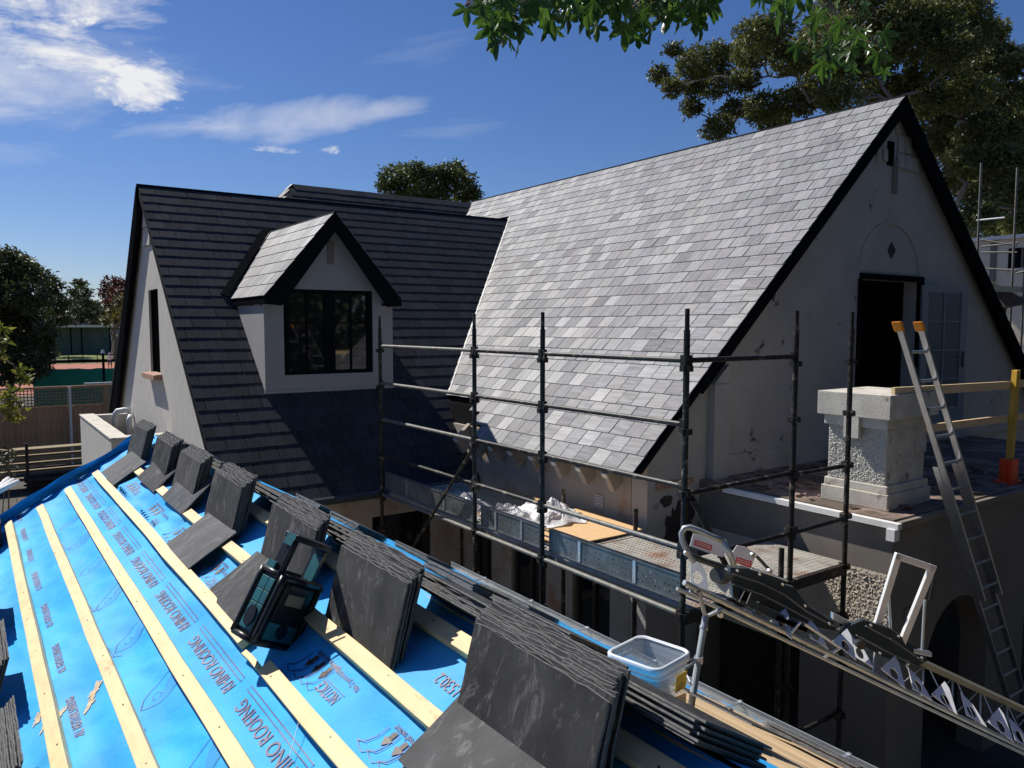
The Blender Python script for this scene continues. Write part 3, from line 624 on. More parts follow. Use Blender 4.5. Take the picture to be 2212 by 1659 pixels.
# dormer roof
ovr = .20; dy0 = DY - ovr; Td = V((-1, 0, -1.18)).normalized(); Nd = V((-1.18, 0, 1)).normalized(); Td2 = V((1, 0, -1.18)).normalized(); Nd2 = V((1.18, 0, 1)).normalized()
Ld = 1.60
yb = lambda z: WY - (WZ - z) / .9476 + .05
mb = MB()
for T_, N__ in ((Td, Nd), (Td2, Nd2)):
    p0 = V((DXc, dy0, rz)) - N__ * .02; p1 = p0 + T_ * Ld
    mb.prism([p0, p1, V((p1.x, yb(p1.z), p1.z)), V((p0.x, yb(p0.z), p0.z))], -N__ * .05)
dormer_roof = part('roof', mb, MT['slate_bed'], house, label='small slate roof of the dormer')
for T_, N__, sd in ((Td, Nd, 7), (Td2, Nd2, 8)):
    slate_field(dormer_roof, V((DXc, dy0, rz)), V((0, 1, 0)), T_, N__, Ld, .228, .252, lambda s: 0.0, lambda s: yb(rz - s * .763) - dy0 + .02, MT['slate_dormer'], seed=sd)
mb = MB(); mb.prism([(DXc - .03, dy0, rz), (DXc, dy0, rz + .03), (DXc + .03, dy0, rz)], (0, yb(rz) - dy0, 0)); part('ridge_strip', mb, MT['slate_bed'], house)
for sgn in (-1, 1):
    mb = MB(); a = V((DXc, dy0 - .03, rz - .01)); ex = DXc + sgn * (Ld * .6465); ezz = rz - Ld * .763
    mb.prism([a, V((ex, dy0 - .03, ezz - .01)), V((ex - sgn * .0, dy0 - .03, ezz - .10)), V((ex - sgn * .22, dy0 - .03, ezz - .12)), V((DXc, dy0 - .03, rz - .25))], (0, .05, 0)); part('barge_board', mb, MT['black_paint'], house)
    mb = MB(); mb.hexa((ex - .0, dy0 + .02, ezz - .06), (0, yb(ezz) - dy0 - .02, 0), (-sgn * .22, 0, 0), (0, 0, -.035)); mb.hexa((ex + sgn * .005, dy0 + .02, ezz - .005), (0, yb(ezz) - dy0 - .02, 0), (-sgn * .02, 0, 0), (0, 0, -.085)); part('soffit', mb, MT['black_paint'], house)
    # short flat return and black brackets below the eave
    mb = MB(); mb.prism([(ex - sgn * .24, DY + .05, ezz - .1), (ex - sgn * .02, DY + .05, ezz - .1), (ex - sgn * .24, DY + .05, ezz - .3)], (0, .07, 0)); mb.prism([(ex - sgn * .24, DY + .5, ezz - .1), (ex - sgn * .02, DY + .5, ezz - .1), (ex - sgn * .24, DY + .5, ezz - .28)], (0, .07, 0)); part('bracket', mb, MT['black_paint'], house)
# lead gutter boards in the dormer valleys
for sgn, xx in ((-1, DXc),):
    mb = MB(); a = V((DXc - .02, yb(rz) - .10, rz + .02)); ezz = rz - Ld * .763; b = V((DXc - Ld * .6465 - .05, yb(ezz) - .02, ezz + .02)); d = (b - a); q = Nw.cross(d.normalized()).normalized()
    if q.y < 0: q = -q
    mb.hexa(a, d, q * .12, Nw * .05); part('valley_flashing', mb, MT['slate_bed'], house)
mb = MB(); mb.box((DL - .02, DY - .012, 3.70), (DR + .02, DY - .001, 3.79)); part('apron_flashing', mb, MT['render_grey'], house)

# --- second, higher wing behind
R2Y, R2Z = 17.4, 7.88
mb = MB(); mb.prism([(6.13, R2Y, R2Z), (10.95, R2Y, R2Z), (10.95, R2Y - 1.9, R2Z - 1.8), (5.0, R2Y - 1.9, R2Z - 1.8)], (0, .03, -.06)); mb.prism([(6.13, R2Y, R2Z), (5.0, R2Y - 1.9, R2Z - 1.8), (4.4, R2Y, R2Z - 1.8)], (.03, 0, -.06))
mb.prism([(6.13, R2Y, R2Z), (10.95, R2Y, R2Z), (10.95, R2Y + 1.9, R2Z - 1.8), (4.4, R2Y + 1.9, R2Z - 1.8)], (0, -.03, -.06))
back_roof = part('roof', mb, MT['slate_bed'], house, label='higher slate roof behind the wing ridge')
slate_field(back_roof, V((6.13, R2Y, R2Z)), V((1, 0, 0)), Tw, Nw, 1.5, gw, .252, lambda s: -s * .4, lambda s: 4.75 - .0 * s, MT['slate_wing_shaded'], seed=9, th=.008)
A2 = V((5.0 - 6.13, -1.9, -1.8)).normalized(); A3 = V((4.4 - 6.13, 0, -1.8)).normalized(); n3 = A2.cross(A3).normalized(); n3 = n3 if n3.z > 0 else -n3
hz = V((0, -1, 0)); hz = (hz - n3 * hz.dot(n3)).normalized(); td3 = n3.cross(hz); td3 = td3 if td3.z < 0 else -td3
slate_field(back_roof, V((6.13, R2Y, R2Z)), hz, td3, n3, 1.4, gw, .252, lambda s: 0, lambda s: s * .62, MT['slate_dormer'], seed=10)  # same slate on the sunward hip, coloured lighter for the light it gets

# --- place the slates: the 300 that show largest are objects, the rest one part per roof
ALL_SLATES.sort(key=lambda t: -t[0])
cache = {}
rest = {}
for i, (area, roof, M, wd, ln, th, nt_, isfull, mt, rid) in enumerate(ALL_SLATES):
    if i < 300:
        key = (round(wd, 3), round(ln, 3), nt_, mt.name)
        if key not in cache: me = slate_mesh(wd, ln, th, nt_).mesh('slate'); me.materials.append(mt); cache[key] = me
        o = bpy.data.objects.new('slate', cache[key]); link(o, roof); o.matrix_world = M
    else:
        k = (rid, mt.name); 
        if k not in rest: rest[k] = (MB(), roof, mt)
        q = slate_mesh(wd, ln, th, nt_); b = len(rest[k][0].v)
        rest[k][0].v += [tuple(M @ V(p)) for p in q.v]; rest[k][0].f += [tuple(b + j for j in f) for f in q.f]
for mbx, roof, mt in rest.values(): part('slate_courses', mbx, mt, roof, kind='stuff')

# --- terrace: lower flat-roofed part on the right
TX, TY, TZ = 7.0, 3.80, 2.90
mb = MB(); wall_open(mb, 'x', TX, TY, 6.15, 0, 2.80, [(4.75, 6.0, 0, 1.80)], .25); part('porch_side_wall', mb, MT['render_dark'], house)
mb = MB()
# front wall with arches: polygon with arched notches
def arch_poly(x0, x1, zspring, n=12):
    c = (x0 + x1) / 2; r = (x1 - x0) / 2; return [(c + r * math.cos(math.pi * (1 - i / n)), zspring + r * math.sin(math.pi * (1 - i / n))) for i in range(n + 1)]
pl = [(TX + .25, 0), (TX + .25, 2.80), (13.5, 2.80), (13.5, 0), (12.9, 0)] + [(x, z) for x, z in reversed(arch_poly(11.6, 12.9, 1.25))] + [(11.6, 0), (11.2, 0)] + [(x, z) for x, z in reversed(arch_poly(9.9, 11.2, 1.25))] + [(9.9, 0), (9.0, 0)] + [(x, z) for x, z in reversed(arch_poly(7.68, 9.0, 1.25))] + [(7.68, 0)]
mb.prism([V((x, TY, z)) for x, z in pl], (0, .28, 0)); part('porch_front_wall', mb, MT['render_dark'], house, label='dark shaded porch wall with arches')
mb = MB(); mb.box((TX + .26, 5.9, 0), (13.5, 6.1, 2.7)); part('porch_back_wall', mb, MT['dark_wood'], house)
mb = MB(); mb.box((7.24, TY - .012, 1.9), (7.62, TY - .002, 2.0)); part('wall_joint', mb, MT['render_dark'], house)
mb = MB(); mb.box((TX, TY, 2.80), (13.5, 6.15, TZ)); part('terrace_floor', mb, MT['terrace_bitumen'], house, label='worn bitumen terrace floor above the porch')
mb = MB(); mb.box((TX - .07, TY - .08, 2.83), (TX - .001, 5.75, 2.885)); mb.box((TX - .09, TY - .06, 2.72), (TX - .001, TY + .02, 2.83)); part('cornice', mb, MT['white_paint'], house, label='white edge moulding along the terrace')
mb = MB(); mb.box((TX, TY - .06, 2.82), (13.5, TY - .001, 2.885)); part('cornice', mb, MT['render_dark'], house)
# roughcast panel, real pebbles as fine relief
def rough_panel(o, ax, ay, nrm, nu, nv, amp, seed):
    o, ax, ay, nrm = V(o), V(ax), V(ay), V(nrm); mb = MB()
    for j in range(nv + 1):
        for i in range(nu + 1):
            p = o + ax * (i / nu) + ay * (j / nv); q = p * 1.0
            h = abs(mnoise.noise(p * 55 + V((seed, 0, 0)))) * 1.3 + .35 * mnoise.noise(p * 120)
            e = min(i, nu - i, 2) / 2 * min(j, nv - j, 2) / 2
            mb.v.append(tuple(p + nrm * (amp * max(0, h) * e + .002)))
    for j in range(nv):
        for i in range(nu):
            a = j * (nu + 1) + i; q = (a, a + 1, a + nu + 2, a + nu + 1)
            mb.f.append(q)
    return mb
part('roughcast', rough_panel((TX - .004, TY + .0, 1.35), (0, 2.2, 0), (0, 0, 1.02), (-1, 0, 0), 170, 80, .016, 5), MT['roughcast_low'], house)
mb = MB(); mb.box((TX - .002, TY + .0, 0), (TX - .001, 4.7, 1.34)); part('porch_pier', mb, MT['render_dark'], house)

# ------------------------------------------------------------------ chimney stack on the terrace
ch = thing('chimney', 'square white roughcast chimney with flat cap at the terrace corner', 'chimney')
CX0, CX1, CY0, CY1 = 7.30, 8.02, 4.06, 4.68
mb = MB(); mb.box((CX0 - .04, CY0 - .05, TZ), (CX1 + .06, CY1 + .05, TZ + .16)); mb.box((CX0 - .02, CY0 - .03, TZ + .16), (CX1 + .04, CY1 + .03, TZ + .24)); mb.box((CX0, CY0, TZ + .24), (CX1, CY1, 3.70)); part('shaft', mb, MT['chimney_white'], ch, bevel=.008)
part('roughcast', rough_panel((CX0, CY1 - .0, TZ + .24), (0, -(CY1 - CY0), 0), (0, 0, .62), (-1, 0, 0), 120, 110, .012, 1), MT['roughcast'], ch)
mb = MB(); mb.box((CX0 - .05, CY0 - .03, 3.70), (CX1 + .03, CY1 + .03, 3.80)); mb.box((CX0 - .10, CY0 - .08, 3.80), (CX1 + .10, CY1 + .08, 4.04)); part('cap', mb, MT['chimney_white'], ch, bevel=.006)
mb = MB(); mb.box((CX0 - .10, 4.30, 3.59), (CX0 - .052, 4.46, 3.80)); part('pendant', mb, MT['chimney_white'], ch)
for xa_, xb2 in ((7.52, 7.62), (7.84, 8.0)): mb = MB(); mb.box((xa_, CY0 - .028, 3.42), (xb2, CY0, 3.70)); part('corbel', mb, MT['chimney_white'], ch)

# --- timber edge barrier
br = thing('edge_barrier', 'yellow timber edge barrier post with two rails in an orange plastic foot', 'barrier')
bx, by = 9.78, 3.98
mb = MB(); mb.hexa((bx - .045, by - .03, TZ + .08), (.09, 0, 0), (0, .06, 0), (.07, 0, 1.22)); part('post', mb, MT['yellow_paint'], br, bevel=.004)
mb = MB(); mb.hexa((7.32, by + .03, 4.02), (2.5, 0, -.04), (0, .035, 0), (0, 0, .09)); part('rail', mb, MT['plank'], br)
mb = MB(); mb.hexa((7.95, by + .03, 3.62), (3.2, 0, -.03), (0, .035, 0), (0, 0, .08)); part('rail', mb, MT['plank'], br)
mb = MB(); mb.hexa((9.86, by + .03, 3.99), (2.2, 0, -.03), (0, .035, 0), (0, 0, .09)); part('rail', mb, MT['plank'], br)
mb = MB(); mb.box((bx - .15, by - .10, TZ), (bx + .12, by + .10, TZ + .035)); mb.box((bx - .09, by - .07, TZ + .035), (bx + .08, by + .07, TZ + .28)); mb.box((bx - .12, by - .015, TZ + .035), (bx - .09, by + .015, TZ + .22)); mb.box((bx + .08, by - .015, TZ + .035), (bx + .11, by + .015, TZ + .22)); part('foot', mb, MT['orange_plastic'], br, bevel=.006)
# rubble scraps on the terrace
mb = MB(); r = random.Random(4)
for i in range(240):
    x = r.uniform(7.1, 10.5); y = r.uniform(3.85, 6.0); a = r.uniform(0, 3.1); l = r.uniform(.02, .16); d = V((math.cos(a), math.sin(a), r.uniform(0, .25))); mb.hexa((x, y, TZ + .001), d * l, V((-d.y, d.x, 0)) * l * r.uniform(.2, .7), V((0, 0, r.uniform(.005, .03))))
tag(part('debris', mb, MT['terrace_bitumen']), 'broken slate and bitumen scraps strewn over the terrace', 'debris', kind='stuff')

# ------------------------------------------------------------------ aluminium ladder
ld = thing('ladder', 'aluminium extension ladder with orange end caps leaning past the chimney', 'ladder')
tl_, tr_ = onY(1944, 694, 3.5), onY(1990, 696, 3.5); bl_ = onY(2141, 1339, 3.35); dl = (bl_ - tl_).normalized(); wv = V((tr_.x - tl_.x, 0, 0))
Ll = (tl_.z - .05) / -dl.z; sd_ = V((0, 1, 0)); sd_ = (sd_ - dl * sd_.dot(dl)).normalized()
for k, off in ((0, V((0, 0, 0))), (1, wv)):
    mb = MB(); p = tl_ + off; mb.hexa(p + dl * .06, dl * (Ll * .56), V((.024, 0, 0)), sd_ * .055); part('stile', mb, MT['alu'], ld, bevel=.003)
    mb = MB(); mb.hexa(p + dl * 1.5 + sd_ * .058, dl * (Ll - 1.5), V((.024, 0, 0)), sd_ * .055); part('stile', mb, MT['alu'], ld, bevel=.003)
    mb = MB(); mb.hexa(p + V((-.006, 0, 0)) - sd_ * .006, dl * .10, V((.042, 0, 0)), sd_ * .085); part('end_cap', mb, MT['cap_orange'], ld, bevel=.012)
n = int(Ll / .29)
for i in range(n):
    p = tl_ + dl * (.30 + i * .29) + (sd_ * .028 if i < 10 else sd_ * .085)
    if (p.z < .1): break
    mb = MB(); mb.tube([p + V((.01, 0, 0)), p + wv + V((.01, 0, 0))], .014, 8); part('rung', mb, MT['alu'], ld)
    for q in (p, p + wv):
        if i < 3: mb = MB(); mb.pipe(q + V((.014, -.037, 0)), q + V((.014, -.031, 0)), .016, .010); part('rivet', mb, MT['galv_dark'], ld)

# ------------------------------------------------------------------ scaffold
sc = thing('scaffold', 'dark tube scaffold with guard rails and a plank deck beside the house wall', 'scaffold')
SX, SY = 4.51, 4.11
PY = [SY, 5.93, 7.155, 9.51]; PXR = [5.88, 6.72]
zV = [.45 + .485 * i for i in range(9)]
def rosette(parent, x, y, z):
    mb = MB()
    for k in range(4):
        a = k * math.pi / 2; d = V((math.cos(a), math.sin(a), 0)); s = V((-d.y, d.x, 0))
        mb.prism([V((x, y, z)) + d * .022 - s * .028, V((x, y, z)) + d * .022 + s * .028, V((x, y, z)) + d * .052 + s * .022, V((x, y, z)) + d * .052 - s * .022], (0, 0, -.045))
    part('vee_pressing', mb, MT['scaffold_tube'], parent)
def standard(x, y, z0, z1, ros=True, spig=True):
    mb = MB(); mb.tube([(x, y, z0), (x, y, z1 - .16)], .0245, 12)
    if spig: mb.tube([(x, y, z1 - .16), (x, y, z1)], .0185, 12)
    o = part('standard', mb, MT['scaffold_tube'], sc, smooth=False)
    if ros:
        for z in ROW:
            if z0 < z < z1: rosette(o, x, y, z)
    return o
ROW = [4.40, 3.915, 3.43, 2.945, 2.46, 1.975, 1.49, 1.0, .5]
def ledger(a, b, mt='scaffold_tube', r=.021, ends=True, drop=.03):
    a, b = V(a), V(b); d = (b - a).normalized(); mb = MB(); mb.tube([a + d * .05, b - d * .05], r, 10)
    o = part('ledger', mb, MT[mt], sc)
    if ends:
        for p, s in ((a, 1), (b, -1)):
            mb = MB(); q = p + d * s * .035; mb.hexa(q - d * .014 + V((0, 0, -.06)) - d.cross(UPV) * .018, d * .028, d.cross(UPV) * .036, V((0, 0, .10))); part('wedge_clip', mb, MT['scaffold_tube'], o)
    return o
for y in PY: standard(SX, y, 0.02, 4.835)
for x in PXR: standard(x, SY, 0.02, 4.835)
for (zz, mts) in ((4.44, ('scaffold_tube', 'scaffold_tube', 'scaffold_pale')), (3.945, ('scaffold_tube', 'scaffold_tube', 'scaffold_pale')), (3.46, ('scaffold_tube', 'scaffold_tube', 'scaffold_pale')), (2.975, ('scaffold_pale', 'scaffold_tube', 'scaffold_tube'))):
    for i in range(3): ledger((SX, PY[i], zz), (SX, PY[i + 1], zz), mts[i])
for i in range(3): ledger((SX, PY[i], 2.44), (SX, PY[i + 1], 2.44), 'scaffold_pale', r=.024)
for zz in (1.0,):
    for i in range(3): ledger((SX, PY[i], zz), (SX, PY[i + 1], zz))
ledger((SX, SY, 4.44), (PXR[0], SY, 4.44)); ledger((SX, SY, 3.40), (PXR[0], SY, 3.42)); ledger((PXR[0], SY, 3.40), (PXR[1], SY, 3.40)); ledger((SX + .4, SY, 2.88), (PXR[0], SY, 2.88)); ledger((PXR[0], SY, 2.88), (PXR[1], SY, 2.90))
ledger((SX, SY, 1.0), (PXR[0], SY, 1.0)); ledger((PXR[0], SY, 1.0), (PXR[1], SY, 1.0))
for a, b in (((SX, SY, 2.40), (PXR[0], SY, 2.40)), ((PXR[0], SY, 2.40), (PXR[1], SY, 2.40))):
    mb = MB(); mb.box((a[0] + .03, SY - .02, 2.36), (b[0] - .03, SY + .03, 2.455)); part('transom', mb, MT['scaffold_tube'], sc)
# inner row
for y in PY: standard(5.78, y + .02, 0.02, 2.92 if y < 9 else 2.6, ros=False, spig=False)
for y in PY[1:]: ledger((SX, y, 2.40), (5.78, y + .02, 2.40)); 
# braces
mb = MB(); mb.tube([onX(1022, 968, SX - .02), onX(878, 1205, SX - .05)], .018, 8); part('brace', mb, MT['scaffold_tube'], sc)
mb = MB(); mb.tube([(SX + .05, SY - .04, 3.36), (5.1, SY - .06, 2.55)], .024, 8); part('brace', mb, MT['scaffold_tube'], sc)
mb = MB(); mb.tube([(SX + .9, SY + .5, 2.2), (SX + .1, SY + .02, 1.2)], .02, 8); part('brace', mb, MT['scaffold_tube'], sc)
# deck planks (steel, perforated look) and toe boards with holes
def plank(y0, y1, x0, x1, z, along='y'):
    mb = MB(); mb.box((x0, y0, z - .06), (x1, y1, z))
    if along == 'y':
        n = int((y1 - y0) / .045)
        for i in range(n):
            y = y0 + .03 + i * .045
            for k in range(3): xx = x0 + .05 + k * (x1 - x0 - .10) / 2; mb.box((xx - .012, y, z), (xx + .012, y + .012, z + .004))
    else:
        n = int((x1 - x0) / .045)
        for i in range(n):
            x = x0 + .03 + i * .045
            for k in range(3): yy = y0 + .05 + k * (y1 - y0 - .10) / 2; mb.box((x, yy - .012, z), (x + .012, yy + .012, z + .004))
    return part('deck_plank', mb, MT['deck_steel'], sc)
for (a, b) in ((PY[0], PY[1]), (PY[1], PY[2]), (PY[2], PY[3])):
    for k in range(5): plank(a + .012, b - .012, 4.60 + k * .232, 4.60 + k * .232 + .225, 2.46)
for k in range(4): plank(SY + .03 + k * .232, SY + .03 + k * .232 + .225, 5.80, 6.78, 2.455, 'x')
def toe(y0, y1):
    mb = MB(); z0, z1 = 2.515, 2.735; x = SX + .045
    mb.box((x, y0, z0), (x + .004, y1, z1)); mb.box((x - .006, y0, z1 - .012), (x + .05, y1, z1)); mb.box((x - .006, y0, z0), (x + .05, y1, z0 + .012))
    t = part('toe_board', mb, MT['galv'], sc)
    mb = MB(); mb2 = MB(); r = random.Random(int(y0 * 100))
    n = int((y1 - y0) / .05)
    for i in range(n):
        for k in range(3):
            y = y0 + .04 + i * .05 + r.uniform(-.008, .008); z = z0 + .055 + k * .05 + r.uniform(-.004, .004)
            if r.random() < .5: continue
            b = mb if r.random() < .78 else mb2
            b.prism([V((x - .001, y + .0055 * math.cos(a), z + .0055 * math.sin(a))) for a in (0, 1.05, 2.09, 3.14, 4.19, 5.24)], (-.0015, 0, 0))
    part('punched_hole', mb, MT['void'], t, kind='stuff'); part('punched_hole', mb2, MT['galv_bright'], t, kind='stuff')
    for f in (.3, .72):
        mb = MB(); y = y0 + (y1 - y0) * f; mb.box((x - .008, y, z0 + .013), (x - .0015, y + .035, z1 - .013)); part('stiffener', mb, MT['galv_bright'], t)
toe(PY[0] + .05, PY[1] - .05); toe(PY[1] + .05, PY[2] - .05); toe(PY[2] + .05, PY[3] - .02)
for i, (x, y) in enumerate([(SX, q) for q in PY] + [(q, SY) for q in PXR] + [(5.78, q + .02) for q in PY]):
    mb = MB(); mb.box((x - .075, y - .075, .005), (x + .075, y + .075, .02)); part('base_plate', mb, MT['scaffold_tube'], sc)

# plywood sheets and plastic film on the deck
def sheet(pts, th, z, label, name='plywood_sheet', mt='plywood', curl=0):
    mb = MB(); n = 10; a, b, c, d = [V(p) for p in pts]
    for side in (0, 1):
        for i in range(n + 1):
            for j in range(n + 1):
                u, v = i / n, j / n; p = a * (1 - u) * (1 - v) + b * u * (1 - v) + c * u * v + d * (1 - u) * v
                mb.v.append((p.x, p.y, z + p.z + curl * (max(0, u - .6) ** 2) * 3 * v + th * side + .004 * math.sin(7 * u + 3 * v)))
    S = (n + 1) ** 2
    for i in range(n):
        for j in range(n):
            q = i * (n + 1) + j; mb.f.append((S + q, S + q + n + 1, S + q + n + 2, S + q + 1)); mb.f.append((q, q + 1, q + n + 2, q + n + 1))
    for i in range(n):
        for (q, w_) in ((i, i + 1), (n * (n + 1) + i + 1, n * (n + 1) + i), ((i + 1) * (n + 1), i * (n + 1)), (i * (n + 1) + n, (i + 1) * (n + 1) + n)): mb.f.append((q, w_, S + w_, S + q))
    return tag(part(name, mb, MT[mt]), label, 'plywood sheet')
sheet([(4.86, 5.98, 0), (5.95, 6.02, 0), (6.02, 7.15, 0), (4.75, 7.18, 0)], .012, 2.480, 'tan plywood sheet lying on the scaffold deck nearest the camera', curl=.03)
sheet([(4.78, 7.30, 0), (5.9, 7.24, 0), (5.95, 8.75, 0), (4.72, 8.7, 0)], .012, 2.482, 'tan plywood sheet half covered by crumpled plastic film')
def film(c, rx, ry, h, seed, label, name='plastic_film', mt='film_plastic', nx=46):
    r = random.Random(seed); mb = MB()
    for i in range(nx + 1):
        for j in range(nx + 1):
            u, v = i / nx * 2 - 1, j / nx * 2 - 1; d = math.sqrt(u * u + v * v)
            e = max(0, 1 - d ** 2 * .9); q = V((u * 3 + seed, v * 3, 0))
            rid = .75 + abs(mnoise.noise(q * 1.0)) * .9 + .28 * abs(mnoise.noise(q * 2.6)) + .16 * abs(mnoise.noise(q * 6))
            mb.v.append((c[0] + u * rx * (1 + .25 * mnoise.noise(q)), c[1] + v * ry * (1 + .25 * mnoise.noise(q + V((5, 5, 5)))), c[2] + .008 + h * e * (.25 + rid)))
    for i in range(nx):
        for j in range(nx):
            a = i * (nx + 1) + j; mb.f.append((a, a + nx + 1, a + nx + 2, a + 1))
    return tag(part(name, mb, MT[mt]), label, 'plastic film')
film((5.42, 7.05, 2.495), .36, .44, .13, 3, 'big white crumpled heap of plastic film on the plywood', mt='film_heap' if 'film_heap' in MT else 'film_plastic')
film((4.86, 8.0, 2.495), .25, .62, .12, 9, 'clear shiny plastic film bunched along the toe board')
film((4.95, 7.1, 2.495), .22, .38, .13, 14, 'brownish plastic wrap beside the white film heap')

# ------------------------------------------------------------------ near building: low roof being slated
PH = rad(29.6); T1 = V((math.cos(PH), 0, math.sin(PH))); N1 = V((-math.sin(PH), 0, math.cos(PH))); A0 = V((.2585, 0, 3.31))
def RP(s, y, n=0.0): return A0 + T1 * s + N1 * n + V((0, y, 0))
SR = 1.075; RID = RP(SR, 0)         # ridge
T2 = V((1, 0, -.58)).normalized(); N2 = V((.58, 0, 1)).normalized(); L2 = (3.87 - RID.x) / T2.x
def RQ(s, y, n=0.0): return RID + T2 * s + N2 * n + V((0, y, 0))
YF, YN = 6.75, -1.2
low = thing('low_roof_building', 'low building in front, its roof half stripped with blue underlay and new battens', 'building')
mb = MB(); mb.prism([(-.25, YN + .1, 0), (-.25, YN + .1, RP(-.6, 0).z - .1), (RID.x, YN + .1, RID.z - .12), (3.7, YN + .1, RQ(L2, 0).z - .05), (3.7, YN + .1, 0)], (0, YF - YN - .2, 0)); part('wall', mb, MT['render_warm'], low)
def und(s, y, k=0):
    """sag and wrinkles of the underlay between battens"""
    q = V((s * 2.2, y * 1.1, k)); h = .010 * mnoise.noise(q) + .007 * mnoise.noise(q * 2.3) + .0055 * mnoise.noise(V((s * 9, y * 3, 4 + k)))
    # raked tension folds
    h += .0035 * mnoise.noise(V((s * 14 + y * 5, y * 2, 9)))
    cr = 1 - abs(mnoise.noise(V((s * 3.1 + y * 1.3, y * .9 - s * 1.4, 21)))) * 5
    if cr > 0: h += .006 * cr * cr
    ph = ((s + .065) / .2115) % 1.0; h -= .010 * math.sin(math.pi * ph) ** 2
    if y > 4.3 and s > .62: h += .022 * mnoise.noise(V((s * 7, y * 3.3, 2))) + .01
    return h
mb = MB(); ns, ny = 110, 330; s0, s1 = -.62, SR
for j in range(ny + 1):
    for i in range(ns + 1):
        s = s0 + (s1 - s0) * i / ns; y = YN + (YF - YN) * j / ny; mb.v.append(tuple(RP(s, y, und(s, y))))
for j in range(ny):
    for i in range(ns):
        a = j * (ns + 1) + i; mb.f.append((a, a + 1, a + ns + 2, a + ns + 1))
memb = part('underlay', mb, MT['membrane'], low, smooth=True, label='bright blue printed roofing underlay')
# solid roof below and boards on far slope
mb = MB(); mb.prism([RP(-.66, YN, -.03), RP(SR, YN, -.03), RP(SR, YN, -.09), RP(-.66, YN, -.09)], (0, YF - YN - .03, 0)); part('roof_deck', mb, MT['plank'], low)
nb = 14; wb_ = L2 / nb
for i in range(nb):
    mb = MB(); o = RQ(i * wb_ + .002, YN, -.012); mb.hexa(o, T2 * (wb_ - .004), V((0, YF - YN, 0)), -N2 * .02); part('roof_board', mb, MT['plank'], low)
# underlay on the far slope (upper part) and its loose strip at the gutter
mb = MB(); nsx, nyy = 16, 160
for j in range(nyy + 1):
    for i in range(nsx + 1):
        y = YN + (YF - YN) * j / nyy; e = .42 + .06 * mnoise.noise(V((y * 1.2, 0, 3))) if y < 3.05 else L2 - .15; s = e * i / nsx
        mb.v.append(tuple(RQ(s, y, .006 + .008 * abs(mnoise.noise(V((s * 4, y * 2.5, 7)))))))
for j in range(nyy):
    for i in range(nsx):
        a = j * (nsx + 1) + i; mb.f.append((a, a + 1, a + nsx + 2, a + nsx + 1))
part('underlay', mb, MT['membrane'], low, smooth=True, label='blue underlay on the far slope behind the ridge')
mb = MB()
for j in range(nyy + 1):
    for i in range(5):
        y = YN + (YF - YN) * j / nyy; s = L2 - .22 + .13 * i / 4 + .03 * mnoise.noise(V((y * 2, 0, 1))); mb.v.append(tuple(RQ(s, y, .012 + .012 * abs(mnoise.noise(V((s * 6, y * 5, 7)))))))
for j in range(nyy):
    for i in range(4): a = j * 5 + i; mb.f.append((a, a + 1, a + 6, a + 5))
part('underlay', mb, MT['membrane'], low, smooth=True, label='narrow blue underlay strip beside the metal gutter')
# gutter
ge_ = RQ(L2, 0); mb = MB(); gx, gz = ge_.x - .01, ge_.z + .005
prof = [(gx, gz), (gx + .004, gz - .085), (gx + .105, gz - .085), (gx + .112, gz + .006), (gx + .100, gz + .012)]
for i in range(len(prof) - 1):
    (xa, za), (xb, zb) = prof[i], prof[i + 1]; d = V((xb - xa, 0, zb - za)); n_ = V((-d.z, 0, d.x)).normalized() * .003
    mb.prism([V((xa, YN, za)), V((xb, YN, zb)), V((xb, YN, zb)) + n_, V((xa, YN, za)) + n_], (0, YF - YN, 0))
gut = part('gutter', mb, MT['gutter_metal'], low, label='grey metal eaves gutter along the far side')
for i in range(9):
    y = .1 + i * .75; mb = MB(); mb.box((gx - .05, y, gz + .004), (gx + .10, y + .022, gz + .010)); mb.box((gx + .10, y, gz - .01), (gx + .116, y + .022, gz + .014)); part('bracket', mb, MT['galv_bright'], gut)
# turned-up flap of underlay at the far verge
mb = MB(); ns2 = 120; rows = 7
for i in range(ns2 + 1):
    s = -.62 + (SR + .62) * i / ns2; hgt = .085 + .04 * mnoise.noise(V((s * 2.0, 3, 0)))
    for k in range(rows):
        f = k / (rows - 1); y = YF - .02 + .06 * mnoise.noise(V((s * 6, f * 3, 5))) - .06 * f * f * (1 + mnoise.noise(V((s * 3, 1, 1)))) ; mb.v.append(tuple(RP(s, y, hgt * f * (1 + .12 * mnoise.noise(V((s * 5, f, 2)))))))
for i in range(ns2):
    for k in range(rows - 1): a = i * rows + k; mb.f.append((a, a + 1, a + rows + 1, a + rows))
part('underlay_flap', mb, MT['membrane'], low, smooth=True, label='crumpled upturned blue underlay edge at the far verge')

